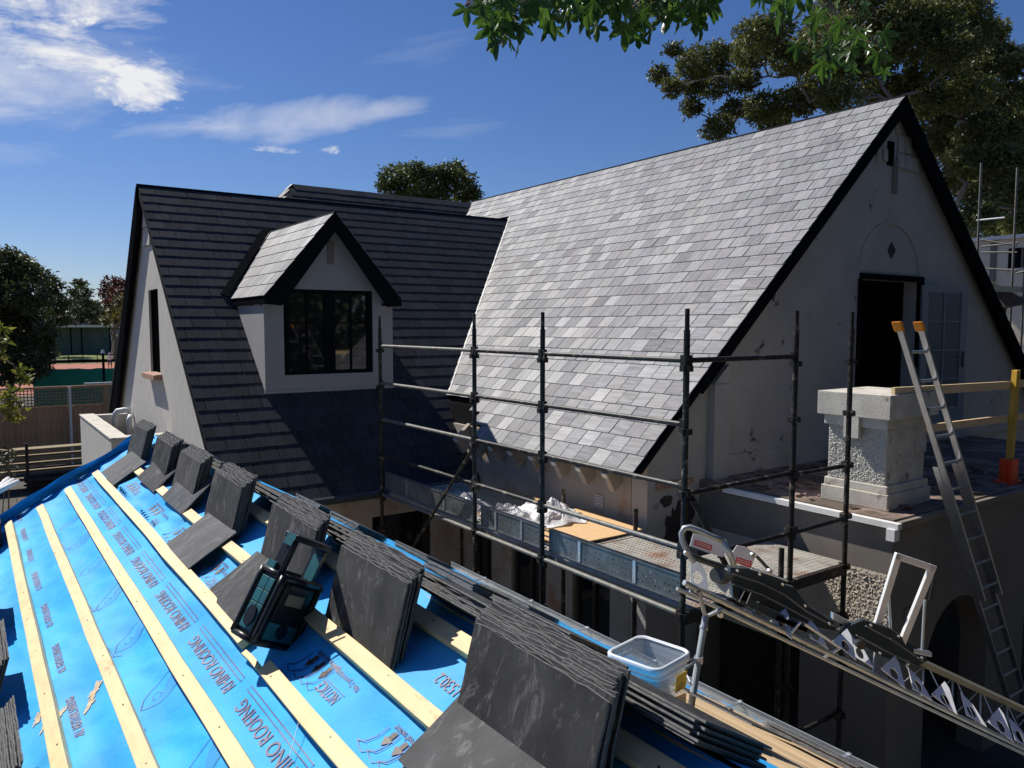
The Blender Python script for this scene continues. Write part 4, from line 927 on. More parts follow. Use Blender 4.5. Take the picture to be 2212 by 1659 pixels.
# battens
def batten(s, y0, y1, w=.050, h=.032, mt='timber', seed=0, far=False):
    f = RQ if far else RP; tt, nn_ = (T2, N2) if far else (T1, N1)
    mb = MB(); n = max(2, int((y1 - y0) / .4)); r = random.Random(seed)
    pts = []
    for i in range(n + 1):
        y = y0 + (y1 - y0) * i / n; pts.append(f(s - w / 2 + r.uniform(-.003, .003), y, .004 + r.uniform(0, .002)))
    b0 = len(mb.v)
    for p in pts:
        for q in (V((0, 0, 0)), tt * w, tt * w + nn_ * h, nn_ * h): mb.v.append(tuple(p + q))
    for i in range(n):
        for k in range(4): a = b0 + i * 4 + k; c = b0 + i * 4 + (k + 1) % 4; mb.f.append((a, c, c + 4, a + 4))
    mb.f.append((b0 + 3, b0 + 2, b0 + 1, b0)); e = b0 + n * 4; mb.f.append((e, e + 1, e + 2, e + 3))
    o = part('batten', mb, MT[mt], low, bevel=.002)
    # nail heads
    mb = MB(); y = math.ceil(y0 / .45) * .45 + .1
    while y < y1 - .05:
        c = f(s + r.uniform(-.008, .008), y, .0365 + .0); mb.prism([c + (tt * math.cos(a) + V((0, 1, 0)) * math.sin(a)) * .0032 for a in (0, .8, 1.6, 2.4, 3.1, 3.9, 4.7, 5.5)], nn_ * .0015); y += .45 + r.uniform(-.03, .03)
    if mb.v: part('nail_head', mb, MT['nail_steel'], o)
    return o
batten(-.277, YN, 6.5, seed=1)
batten(-.065, YN, 6.52, seed=2); batten(.157, YN, 6.45, seed=3); batten(.361, YN, 6.47, seed=4)
batten(.574, 2.67, 6.45, seed=5); batten(.565, YN, 2.43, w=.05, seed=6); batten(.552, 2.48, 2.62, w=.02, h=.02, seed=12)
batten(.778, YN, 6.3, seed=7); batten(.985, YN, 6.2, w=.05, seed=8)

# --- printing on the underlay
def place_flat(pts2, faces, s_, y_, name, mt, lift=.0022, parent=None):
    """2-D geometry (a along +Y, b toward eave) draped on the underlay"""
    mb = MB()
    for a, b in pts2:
        s = s_ - b; y = y_ + a; mb.v.append(tuple(RP(s, y, und(s, y) + lift)))
    mb.f = [tuple(reversed(f)) for f in faces]
    return part(name, mb, MT[mt], memb)
FONT_CACHE = {}
def text_geo(txt, size, squeeze=1.0, bold=0.0):
    k = (txt, size, squeeze, bold)
    if k in FONT_CACHE: return FONT_CACHE[k]
    cu = bpy.data.curves.new('t', 'FONT'); cu.body = txt; cu.size = size; cu.resolution_u = 3; cu.offset = bold
    o = bpy.data.objects.new('t', cu); COL.objects.link(o); dg = bpy.context.evaluated_depsgraph_get(); me = bpy.data.meshes.new_from_object(o.evaluated_get(dg))
    bm = bmesh.new(); bm.from_mesh(me); bmesh.ops.triangulate(bm, faces=bm.faces[:])
    for _ in range(3):
        ed = [e for e in bm.edges if e.calc_length() > .03]
        if not ed: break
        bmesh.ops.subdivide_edges(bm, edges=ed, cuts=1); bmesh.ops.triangulate(bm, faces=bm.faces[:])
    pts = [(v.co.x * squeeze, v.co.y) for v in bm.verts]; bm.verts.index_update(); fs = [tuple(v.index for v in f.verts) for f in bm.faces]
    bm.free(); bpy.data.objects.remove(o); bpy.data.curves.remove(cu); bpy.data.meshes.remove(me)
    FONT_CACHE[k] = (pts, fs); return FONT_CACHE[k]
def print_text(txt, s_, y_, size, squeeze=1.0, mt='ink', bold=0.0):
    p, f = text_geo(txt, size, squeeze, bold); return place_flat(p, f, s_, y_, 'printed_text', mt)
def print_line(path, wd, mt='ink_blue', name='printed_line', closed=False):
    """path: list of (s, y)"""
    mb = MB(); P = []
    for i in range(len(path) - 1):
        (sa, ya), (sb, yb_) = path[i], path[i + 1]; n = max(1, int(math.hypot(sb - sa, yb_ - ya) / .03))
        for k in range(n): P.append((sa + (sb - sa) * k / n, ya + (yb_ - ya) * k / n))
    P.append(path[-1])
    for i, (s, y) in enumerate(P):
        a, b = P[max(0, i - 1)], P[min(len(P) - 1, i + 1)]; d = (b[0] - a[0], b[1] - a[1]); l = math.hypot(*d) or 1; nx_, ny_ = -d[1] / l * wd / 2, d[0] / l * wd / 2
        for sg in (-1, 1): ss, yy = s + sg * nx_, y + sg * ny_; mb.v.append(tuple(RP(ss, yy, und(ss, yy) + .0024)))
    for i in range(len(P) - 1): a = 2 * i; mb.f.append((a, a + 1, a + 3, a + 2))
    return part(name, mb, MT[mt], memb)
PER = .62
for k in range(9):
    y = 1.90 + k * PER - PER
    print_text('RHINO ROOFING', .470, y, .064, 1.0, bold=.0007)
    print_line([(.487, y), (.487, y + .54), (.503, y + .54), (.503, y), (.487, y)], .0032, 'ink')
for k in range(10):
    y = 1.135 + k * .60
    print_text('ALL WEATHER SARKING', .014, y, .042, .74, 'ink', bold=.0012)
for k in range(8):     # horn-shaped mark
    y = 1.65 + k * .573; s = .195
    print_line([(s, y), (s + .022, y + .05), (s + .055, y + .082), (s + .095, y + .105), (s + .135, y + .115)], .003, 'ink_blue')
    print_line([(s, y), (s + .030, y - .018), (s + .062, y - .030), (s + .095, y - .022), (s + .135, y + .005)], .003, 'ink_blue')
    print_line([(s + .045, y + .01), (s + .05, y + .035), (s + .07, y + .045), (s + .08, y + .02), (s + .065, y + .002), (s + .048, y + .010)], .002, 'ink_blue')
    for j in range(5): print_line([(s + .07 + .01 * j, y + .01 + .017 * j - .015), (s + .145, y + .024 + .018 * j - .012)], .0016, 'ink')
for k in range(7):      # angular line marks beside the second batten
    y = 1.54 + k * .60
    if k % 3 == 2: continue
    print_line([(.190, y), (.178, y + .16), (.172, y + .34), (.170, y + .50)], .0030); print_line([(.190, y), (.215, y - .03)], .0030); print_line([(.190, y), (.166, y + .03)], .0030); print_line([(.182, y + .11), (.168, y + .07)], .0022); print_line([(.182, y + .11), (.166, y + .12)], .0022); print_line([(.173, y + .36), (.166, y + .33)], .0022); print_line([(.170, y + .50), (.185, y + .54)], .0022)
def notice(y, s=.666):
    print_text('NOTICE', s, y, .052, .66, 'ink', bold=.0006); print_line([(s + .007, y - .005), (s + .007, y + .14)], .0026)
    print_text('No 2 permitting use', s + .052, y - .03, .026, .92, 'ink', bold=.0003)
def fan(y, s=.632):
    for j in range(4):
        yy = y - .060 * j; print_line([(s + .065, yy + .0), (s + .03, yy + .012), (s + .0, yy + .03), (s - .012, yy + .055)], .0028, 'ink_blue'); print_line([(s + .066, yy - .006), (s + .03, yy + .004), (s + .0, yy + .02), (s - .012, yy + .05)], .0020, 'ink_blue')
        print_line([(s - .012, yy + .052), (s - .020, yy + .03), (s - .024, yy + .004), (s - .012, yy - .01)], .0028, 'ink_blue')
    for j in range(3):
        yy = y - .036 - .060 * j; c = (s + .040, yy)
        mb = MB()
        for (a, b) in ((.026, .009), (.026, -.009), (.004, -.009), (.004, -.020), (-.022, .002), (.004, .022), (.004, .010)): ss, y2 = c[0] + a, c[1] + b + a * -.25; mb.v.append(tuple(RP(ss, y2, und(ss, y2) + .0026)))
        mb.f = [(0, 1, 2, 6), (3, 4, 5)]; part('printed_arrow', mb, MT['ink_brown'], memb)
    print_text('Fitting as roof sarking', s + .083, y - .20, .024, .86, 'ink', bold=.0005)
for k in range(-1, 4): notice(2.05 + k * 1.235, .666 - .02 * (k > 0))
fan(1.80); fan(2.36, .638); fan(3.03); fan(3.60, .64); fan(4.27); fan(4.9); fan(5.6); notice(5.3, .69)
print_text('S 1530.2', .893, 1.67, .052, .80, 'ink', bold=.0004); print_text('S 1530.2', .893, 2.9, .052, .80, 'ink', bold=.0004)
mb = MB(); mb.hexa(RP(.47, 1.98, .012), RP(.545, 2.06, .03) - RP(.47, 1.98, .012), V((0, .002, 0)), N1 * .0012); part('loose_strap', mb, MT['white_paint'], memb)
# sandy smears
for (s, y, a, b, sd) in ((.085, 3.19, .035, .06, 1), (.055, 3.12, .022, .045, 2), (-.036, 3.18, .020, .05, 3), (-.115, 3.28, .028, .05, 5), (-.100, 3.18, .014, .04, 4)):
    r = random.Random(sd); n = 22; mb = MB(); mb.v.append(tuple(RP(s, y, und(s, y) + .003)))
    for i in range(n):
        t = 2 * math.pi * i / n; k = r.uniform(.45, 1.15); c, d = a * math.cos(t) * k, b * math.sin(t) * k; ss = s + c * .8 + d * .45; yy = y + d * .9 - c * .1; mb.v.append(tuple(RP(ss, yy, und(ss, yy) + .003)))
    mb.f = [(0, 1 + i, 1 + (i + 1) % n) for i in range(n)]; part('sand_smear', mb, MT['sand'], memb)

# ------------------------------------------------------------------ slates standing in stacks
def rag_slate(seed, W=.5, Hh=.25, th=.0050):
    r = random.Random(seed); n = 14; mb = MB(); pts = []
    pts.append((-W / 2, 0)); pts.append((W / 2, 0))
    for i in range(4): pts.append((W / 2 + r.uniform(-.003, .002), Hh * (i + 1) / 5))
    for i in range(n + 1): pts.append((W / 2 - W * i / n, Hh + r.uniform(-.005, .002)))
    for i in range(4): pts.append((-W / 2 + r.uniform(-.002, .003), Hh * (4 - i) / 5))
    k = len(pts); th2 = th * .5
    # bevelled (dressed) edge: front face slightly smaller than back
    for (a, b) in pts: mb.v.append((a, b, -th2))
    for (a, b) in pts: mb.v.append((a * .994 + 0, .001 + b * .992, th2))
    mb.f.append(tuple(reversed(range(k)))); mb.f.append(tuple(k + i for i in range(k)))
    for i in range(k): j = (i + 1) % k; mb.f.append((i, j, k + j, k + i))
    me = mb.mesh('slate'); me.materials.append(MT['slate_pile']); me.materials.append(MT['slate_edge'])
    for p in me.polygons:
        if len(p.vertices) == 4: p.material_index = 1
    return me
RAG = [rag_slate(i + 50) for i in range(9)]
def put_slate(foot, ang, yc, nrm_side=-1, yaw=0, seed=0, roll=0, scale=1.0):
    """foot: point of the bottom edge middle; ang: world angle of the slate above horizontal in XZ (leaning to +X)"""
    up = V((math.cos(ang), 0, math.sin(ang))); ax = V((0, -1, 0)); ax = (ax * math.cos(roll) + up * math.sin(roll)).normalized(); up = (up - ax * up.dot(ax)).normalized()
    q = Matrix.Rotation(yaw, 3, up); ax = q @ ax; nz = ax.cross(up)
    if nz.x > 0: ax = -ax; nz = -nz
    M = Matrix((ax, up, nz)).transposed().to_4x4(); M.translation = V((foot.x, yc, foot.z)); 
    o = bpy.data.objects.new('slate', RAG[seed % len(RAG)]); COL.objects.link(o); o.matrix_world = M
    return o
def stack(yc, n, s_foot, lean, label_front, label_rest, group, lower=None, far=False, pitch=.0068, seed=0, jy=.008, W=.5, fan_=0.0):
    r = random.Random(seed); f = RQ if far else RP
    for i in range(n):
        a = rad(lean) + r.uniform(-.008, .008) * (1 if not far else -1) + fan_ * i
        ds = i * pitch * (1.0 if not far else -1.0)
        o = put_slate(f(s_foot + ds, 0, .012 if not far else .03), a, yc + r.uniform(-jy, jy) + .0016 * i, seed=r.randint(0, 99), yaw=r.uniform(-.012, .012), roll=r.uniform(-.008, .008))
        tag(o, label_front if i == 0 else label_rest, 'roof slate', group)
    if lower:
        s, y, n_, lb = lower; p = RP(s, 0, .037)
        o = put_slate(p, PH + rad(n_), y, seed=seed + 3, yaw=r.uniform(-.03, .03)); tag(o, lb, 'roof slate', 'slates lying flat below the stacks')
G = 'slates standing in stacks on the battens'
desc = ['in the farthest stack by the parapet', 'in the second farthest stack', 'in the third farthest stack', 'in the stack just beyond the radio', 'in the stack the radio leans against', 'in the stack just right of the radio', 'in the nearest stack by the plastic tub']
low_lb = ['grey slate lying flat below the farthest stack', 'grey slate lying flat below the second farthest stack', 'grey slate lying flat below the third farthest stack', 'grey slate lying flat between the batten and the stack beyond the radio', 'grey slate lying flat partly behind the teal radio', None, 'grey scuffed slate lying flat at the bottom edge of the photo, nearest the camera']
ysl = [6.19, 5.36, 4.64, 3.86, 2.95, 2.22, 1.365]
lows = [(.600, 6.02, 4), (.735, 5.28, 13), (.745, 4.56, 14), (.593, 3.80, 2), (.585, 2.98, 3), None, (.650, 1.38, 3)]
for i, y in enumerate(ysl):
    n = [12, 12, 12, 13, 12, 12, 13][i]
    lw = (lows[i][0], lows[i][1], lows[i][2], low_lb[i]) if lows[i] else None
    stack(y, n, .806, 75, 'front slate ' + desc[i], 'dark slate behind the front one ' + desc[i], G, lower=lw, seed=i * 7 + 3, jy=.012)
G2 = 'slates lying in piles on the far slope over the ridge'
# far-slope stacks: leaning back against the ridge side
def flat_pile(px, n, seed, lb, smin=.03):
    """slates lying flat on the far slope, seen on edge over the ridge; px = near upper corner"""
    rr_ = .81915 * (px[0] + 73.57) / (px[1] - 705.0); best = None
    for k in range(600):
        s2 = smin + (L2 - .31 - smin) * k / 600; t = RQ(s2, 0, .012 + .0062 * n); e = abs(t.x / (4.7 - t.z) - rr_)
        if best is None or e < best[0]: best = (e, s2, t)
    e, s2, t = best; yR = onX(px[0], px[1], t.x).y; r = random.Random(seed)
    for i in range(n):
        up = T2; ax = V((0, -1, 0)); q = Matrix.Rotation(r.uniform(-.02, .02), 3, N2); ax = q @ ax; up2 = N2.cross(ax)
        if up2.dot(T2) < 0: ax = -ax; up2 = -up2
        M = Matrix((ax, up2, ax.cross(up2))).transposed().to_4x4(); M.translation = RQ(s2 + r.uniform(-.007, .007), yR + .25 + r.uniform(-.012, .012), .012 + .0062 * i)
        # ragged long edge turned to the ridge
        M = M @ Matrix.Rotation(math.pi, 4, 'Z') @ Matrix.Translation((0, -.25, 0))
        o = bpy.data.objects.new('slate', RAG[r.randint(0, 8)]); COL.objects.link(o); o.matrix_world = M; tag(o, lb, 'roof slate', G2)
flat_pile((786, 1178), 8, 1, 'dark slate in the ridge pile between the radio and the next stack', -.10)
flat_pile((1078, 1336), 8, 2, 'dark slate in the ridge pile between the two biggest stacks', -.10)
flat_pile((1517, 1588), 8, 3, 'dark slate in the ridge pile right below the plastic tub', -.10)
flat_pile((776, 1142), 7, 4, 'dark slate lying on the far slope above and behind the radio')
flat_pile((926, 1212), 7, 5, 'dark slate lying on the far slope just above the big stack beside the radio')
flat_pile((1029, 1272), 8, 6, 'dark slate lying on the far slope between the big stack and the gutter')
flat_pile((1145, 1323), 8, 7, 'dark slate lying where the grey gutter first shows')
flat_pile((1239, 1385), 9, 8, 'dark slate lying on the far slope left of the plastic tub')
flat_pile((608, 1078), 8, 11, 'dark slate in the ridge pile behind the stack beyond the radio', -.10)
flat_pile((478, 1012), 8, 12, 'dark slate in the ridge pile behind the third farthest stack', -.10)
flat_pile((400, 972), 8, 13, 'dark slate in the ridge pile behind the second farthest stack', -.10)
flat_pile((690, 1098), 7, 10, 'dark slate lying on the far slope behind the stack beyond the radio')
flat_pile((1850, 1672), 6, 9, 'dark slate lying at the bottom edge of the photo beside the gutter')
# stacks on the lowest batten at the left edge
for (y, lb) in ((3.74, 'brownish slate in the upper of the two stacks cut by the left edge'), (2.84, 'brownish slate in the lower of the two stacks cut by the left edge'), (4.66, 'slate in the farthest stack cut by the left edge')):
    stack(y, 13, -.355, 75, lb, lb, 'slates stacked along the left edge', seed=int(y * 10), jy=.02)
# one loose slate leaning by the gutter and a broken off-cut
p = RQ(.95, onX(1545, 1545, RQ(.95, 0).x).y + .12, .05); o = bpy.data.objects.new('slate', RAG[2]); COL.objects.link(o)
M = Matrix((V((0, -1, 0)), T2, V((0, -1, 0)).cross(T2))).transposed().to_4x4(); M.translation = p; o.matrix_world = M; tag(o, 'single dark slate lying alone on the boards beside the thin pole', 'roof slate')

# ------------------------------------------------------------------ site radio
K = .83
Po = EYE + (V((.851, 2.947, 3.496)) - EYE) * K
rw = V((.806, .374, -.458)); rd_ = V((-.337, .927, .163)); rh = V((.486, .023, .874)).normalized(); rw = (rw - rh * rw.dot(rh)).normalized(); rd_ = rh.cross(rw)
Wd, Dd, Hd = .228 * K, .125 * K, .26 * K
def RB(x, y, z): return Po + rw * x + rd_ * y + rh * z
def rbox(mb, x0, x1, y0, y1, z0, z1): mb.hexa(RB(x0, y0, z0), rw * (x1 - x0), rd_ * (y1 - y0), rh * (z1 - z0))
rd = thing('site_radio', 'black and teal jobsite radio with roll bars leaning on the slates', 'radio')
mb = MB(); rbox(mb, .002, Wd - .002, .004, Dd - .004, .002, Hd - .002); part('body', mb, MT['radio_black'], rd, bevel=.010)
mb = MB()
for i in range(4):
    z0 = .02 + i * (Hd - .04) / 4; 
    for k in range(2): y0 = .016 + k * (Dd - .032) / 2; rbox(mb, -.0045, .0015, y0 + .001, y0 + (Dd - .032) / 2 - .001, z0 + .001, z0 + (Hd - .04) / 4 - .001)
part('side_panel', mb, MT['radio_teal'], rd, bevel=.0015, label='dusty teal side panel divided by grooves')
mb = MB(); mb.prism([RB(-.0046, .055 + .022 * math.cos(a), .065 + .034 * math.sin(a)) for a in [i * .524 for i in range(12)]], -rw * .006); part('speaker_grille', mb, MT['radio_black'], rd)
mb = MB(); rbox(mb, .026, Wd - .026, -.005, .0035, .07, Hd - .018); part('front_panel', mb, MT['radio_black'], rd, bevel=.002)
mb = MB(); rbox(mb, .052, Wd - .058, -.0075, -.0055, Hd - .085, Hd - .048); part('display', mb, MT['radio_lcd'], rd, bevel=.001)
mb = MB(); rbox(mb, .045, Wd - .045, -.0075, -.0055, Hd - .032, Hd - .020); part('brand_strip', mb, MT['galv_dark'], rd)
mb = MB(); rbox(mb, .026, Wd - .026, -.005, .0035, .012, .068); part('lower_panel', mb, MT['radio_teal'], rd)
mb = MB(); mb.tube([RB(Wd / 2, .002, .045), RB(Wd / 2, -.012, .045)], .024, 20); part('dial', mb, MT['radio_black'], rd, bevel=.002)
mb = MB()
for i in range(5): a = .4 + i * .6; c = RB(Wd / 2 + .038 * math.cos(a), .001, .045 + .036 * math.sin(a)); mb.tube([c, c - rd_ * .004], .0055, 8)
part('buttons', mb, MT['radio_black'], rd)
for y in (.001, Dd - .001):      # moulded corner guards
    for x in (.003, Wd - .003):
        mb = MB(); pts = [RB(x, y, -.004), RB(x, y, .03), RB(x, y, Hd - .03), RB(x, y, Hd + .002)]; mb.tube(pts, .0125, 10); part('bumper', mb, MT['radio_black'], rd, smooth=True)
mb = MB()
for z in (-.002, Hd - .002):
    for (a, b) in (((.003, .001), (Wd - .003, .001)), ((.003, Dd - .001), (Wd - .003, Dd - .001)), ((.003, .001), (.003, Dd - .001)), ((Wd - .003, .001), (Wd - .003, Dd - .001))): mb.tube([RB(a[0], a[1], z), RB(b[0], b[1], z)], .0115, 10)
part('bumper', mb, MT['radio_black'], rd, smooth=True)
hz_ = .115
for x in (.018, Wd - .022):      # carry handle: two flat arms and a grip
    mb = MB(); rbox(mb, x - .008, x + .008, Dd * .25, Dd * .8, Hd, Hd + hz_); part('handle_arm', mb, MT['radio_black'], rd, bevel=.003)
mb = MB(); rbox(mb, .006, Wd - .006, Dd * .22, Dd * .85, Hd + hz_, Hd + hz_ + .022); part('handle_grip', mb, MT['radio_black'], rd, bevel=.006)
for q_ in ((Wd - .038, Wd - .0305, Dd * .2, Dd * .6, Hd + .006, Hd + hz_ - .02), (-.003, .0095, Dd * .55, Dd * .9, Hd + .004, Hd + .03), (.004, .0058, Dd * .3, Dd * .7, Hd + hz_ - .02, Hd + hz_ + .02)):
    mb = MB(); rbox(mb, *q_); part('handle_inlay', mb, MT['radio_teal'], rd)
mb = MB(); mb.tube([RB(-.006, Dd * .2, Hd * .05), RB(-.006, Dd * .2, Hd + hz_)], .0035, 8); part('aerial', mb, MT['radio_black'], rd)

# ------------------------------------------------------------------ plastic tub of nails
tub = thing('plastic_tub', 'clear square plastic tub of nails with a yellow label', 'tub')
tub_c = V((1.597, 1.583, 3.632)); ta = rad(11); tx = V((math.cos(ta), math.sin(ta), 0)); ty = V((-tx.y, tx.x, 0))
def rr_loop(hx, hy, r, z, n=5):
    o = []
    for (cx_, cy_, a0) in ((hx - r, hy - r, 0), (-hx + r, hy - r, 90), (-hx + r, -hy + r, 180), (hx - r, -hy + r, 270)):
        for i in range(n + 1):
            a = rad(a0 + 90 * i / n); o.append(tub_c + tx * (cx_ + r * math.cos(a)) + ty * (cy_ + r * math.sin(a)) + V((0, 0, z)))
    return o
def shell(loops, close_bottom=False):
    mb = MB(); n = len(loops[0])
    for l in loops: mb.v += [tuple(p) for p in l]
    for k in range(len(loops) - 1):
        for i in range(n): j = (i + 1) % n; mb.f.append((k * n + i, k * n + j, (k + 1) * n + j, (k + 1) * n + i))
    if close_bottom: mb.f.append(tuple(reversed(range(n))))
    return mb
H0 = .118
part('body', shell([rr_loop(.075, .075, .022, 0), rr_loop(.079, .079, .024, .03), rr_loop(.085, .085, .026, H0 - .01)], True), MT['tub_plastic'], tub, smooth=False)
part('rim', shell([rr_loop(.086, .086, .026, H0 - .024), rr_loop(.093, .093, .030, H0 - .022), rr_loop(.094, .094, .030, H0 - .002), rr_loop(.089, .089, .028, H0 + .003), rr_loop(.084, .084, .026, H0 - .004)]), MT['tub_rim_plastic'], tub, smooth=True)
part('rim', shell([rr_loop(.0845, .0845, .026, H0 - .040), rr_loop(.088, .088, .028, H0 - .036), rr_loop(.088, .088, .028, H0 - .030), rr_loop(.0845, .0845, .026, H0 - .028)]), MT['tub_rim_plastic'], tub, smooth=True)
mb = MB(); r = random.Random(8)
for i in range(330):
    x = r.gauss(.01, .03); y = r.gauss(.0, .03); x = max(-.06, min(.06, x)); y = max(-.06, min(.06, y)); z = .006 + max(0, .026 - (x * x + y * y) * 9) * r.random() + .002
    p = tub_c + tx * x + ty * y + V((0, 0, z)); a = r.uniform(0, 6.3); d = V((math.cos(a), math.sin(a), r.uniform(-.5, .7))) * r.uniform(.012, .018); mb.tube([p, p + d], .0012, 3)
part('nails', mb, MT['nail_steel'], tub, kind='stuff', label='small heap of dark nails in the tub')
mb = MB(); mb.hexa(tub_c - ty * .0835 + tx * .012 + V((0, 0, .016)), tx * .055, ty * -.0015 , V((0, 0, .052)) - ty * .004); lab = part('label', mb, MT['label_yellow'], tub, label='yellow printed label on the tub')
mb = MB()
for i in range(6): mb.hexa(tub_c - ty * (.0855 + .0003 * i) + tx * .018 + V((0, 0, .022 + i * .0075)), tx * (.042 if i % 2 else .034), ty * -.0006, V((0, 0, .0022)))
part('printed_text', mb, MT['ink_brown'], lab)
mb = MB(); a0 = tub_c + tx * .088 + V((0, 0, .085)); pts = []
for i in range(13):
    t = i / 12; pts.append(tub_c + tx * (.09 + .045 * math.sin(math.pi * t)) - ty * (-.03 + .12 * t) + V((0, 0, .09 - .075 * math.sin(math.pi * t * .55))))
mb.tube(pts, .0028, 6); part('handle', mb, MT['tub_rim_plastic'], tub, smooth=True, label='white plastic handle hanging at the side')
mb = MB(); mb.hexa(RQ((tub_c.x - RID.x) / T2.x - .10, tub_c.y - .09, -.01), T2 * .2, V((0, .18, 0)), N2 * .012); mb.prism([tub_c + V((-.07, -.07, -.002)), tub_c + V((.085, -.07, -.002)), tub_c + V((.085, -.07, -.075)), tub_c + V((-.07, -.07, -.012))], (0, .14, 0))
tag(part('timber_wedge', mb, MT['plank']), 'small timber wedge holding the plastic tub level', 'wedge')

# ------------------------------------------------------------------ roof hoist: inclined conveyor track
ho = thing('roof_hoist', 'galvanised inclined roof hoist with lattice track, white warning plates and loop handle', 'hoist')
ZA, ZB = 3.0, 4.1
def hz2(u, v, z): return dep(u, v, z)
# near lower rail and far upper rail of the track
n0, n1 = dep(1478, 1258, 2.95), dep(2260, 1640, 3.9)
tdir = (n1 - n0).normalized()
f0, f1 = dep(1500, 1205, 3.22), dep(2262, 1560, 4.16)
# rails as tubes with bright wear
def bar(a, b, r, mt='hoist_zinc', name='rail', n=8, par=None): mb = MB(); mb.tube([a, b], r, n); return part(name, mb, MT[mt], par or ho)
ra = lambda t: n0 + (n1 - n0) * t
rb_ = lambda t: f0 + (f1 - f0) * t
upn = (f0 - n0).cross(tdir).normalized(); upn = upn if upn.z > 0 else -upn
bar(ra(0), ra(1), .011); bar(ra(0) - upn * .05 + (rb_(0) - ra(0)) * .1, ra(1) - upn * .028, .007); bar(rb_(.45), rb_(1), .008)
def zt_at(u):
    """distance of the track at image column u (the track is one straight real line)"""
    k = min((abs(pix(ra(i / 400))[0] - u), i / 400) for i in range(401))[1]; return pix(ra(k))[2]
def body_px(pts, dz, th, name, mt, label=None, lean=.9):
    vv = max(v for u, v in pts); q = []
    for u, v in pts:
        z = zt_at(u) + dz; q.append(dep(u, v, z + lean * (vv - v) / FPX * z * .35))
    mb = MB(); mb.prism(q, CF * th); return part(name, mb, MT[mt], ho, label=label, bevel=.002)
body_px([(1577, 1226), (1626, 1229), (1700, 1256), (1690, 1290), (1640, 1300), (1584, 1292)], .06, .05, 'side_cover', 'galv_dark', 'dark sheet metal cover at the hoist head')
body_px([(1690, 1262), (1716, 1269), (1746, 1309), (1801, 1344), (1806, 1364), (1752, 1352), (1692, 1326), (1640, 1306), (1640, 1298)], .08, .04, 'side_cover', 'galv_dark', 'long tapering dark side cover of the hoist')
body_px([(1585, 1288), (1640, 1305), (1694, 1330), (1756, 1358), (1760, 1372), (1700, 1352), (1590, 1298)], .03, .03, 'slide_plate', 'zinc_dark')
mb = MB(); mb.tube([dep(1622, 1228, zt_at(1622) + .03), dep(1668, 1242, zt_at(1668) + .03), dep(1700, 1254, zt_at(1700) + .03)], .004, 6); part('cover_highlight', mb, MT['galv_bright'], ho)  # bright tube put in as the shine along the cover's top edge
for ln_ in (((1584, 1240), (1640, 1258), (1694, 1284), (1744, 1322), (1800, 1352)), ((1584, 1262), (1650, 1286), (1700, 1312), (1756, 1342)), ((1870, 1352), (1930, 1384), (1996, 1430)), ((1850, 1372), (1910, 1404), (1978, 1438))):
    mb = MB(); mb.tube([dep(u, v, zt_at(u) + .045) for u, v in ln_], .0035, 6); part('rib_highlight', mb, MT['zinc_dark'], ho)  # paler ribs; they also stand in for highlight lines along the body
for (u, v) in ((1592, 1232), (1640, 1240), (1690, 1262), (1738, 1308), (1790, 1346), (1880, 1350), (1940, 1374), (1990, 1420), (1900, 1410), (1960, 1434)):
    mb = MB(); p = dep(u, v, zt_at(u) + .04); mb.tube([p, p - CF * .010], .005, 8); part('bolt', mb, MT['galv_bright'], ho)
for (pa_, pb_2) in (((1608, 1276), (1596, 1300)), ((1622, 1280), (1612, 1304))): mb = MB(); mb.tube([dep(*pa_, zt_at(1610) - .01), dep(*pb_2, zt_at(1610) - .01)], .0022, 5); part('latch_bar', mb, MT['galv_bright'], ho)
mb = MB(); mb.prism([dep(u, v, zt_at(1612) + .0) for u, v in ((1602, 1276), (1622, 1283), (1614, 1300), (1596, 1294))], CF * .02); part('latch_recess', mb, MT['void'], ho)
mb = MB(); mb.prism([dep(u, v, zt_at(u) + .0) for u, v in ((1680, 1330), (1746, 1358), (1742, 1366), (1678, 1340))], CF * .01); part('slot', mb, MT['void'], ho)
mb = MB(); mb.hexa(rb_(.52), rb_(1) - rb_(.52), (n0 - f0).normalized() * .035, upn * .028); part('far_channel', mb, MT['channel_drab'], ho, label='drab box section rail along the far side of the track')
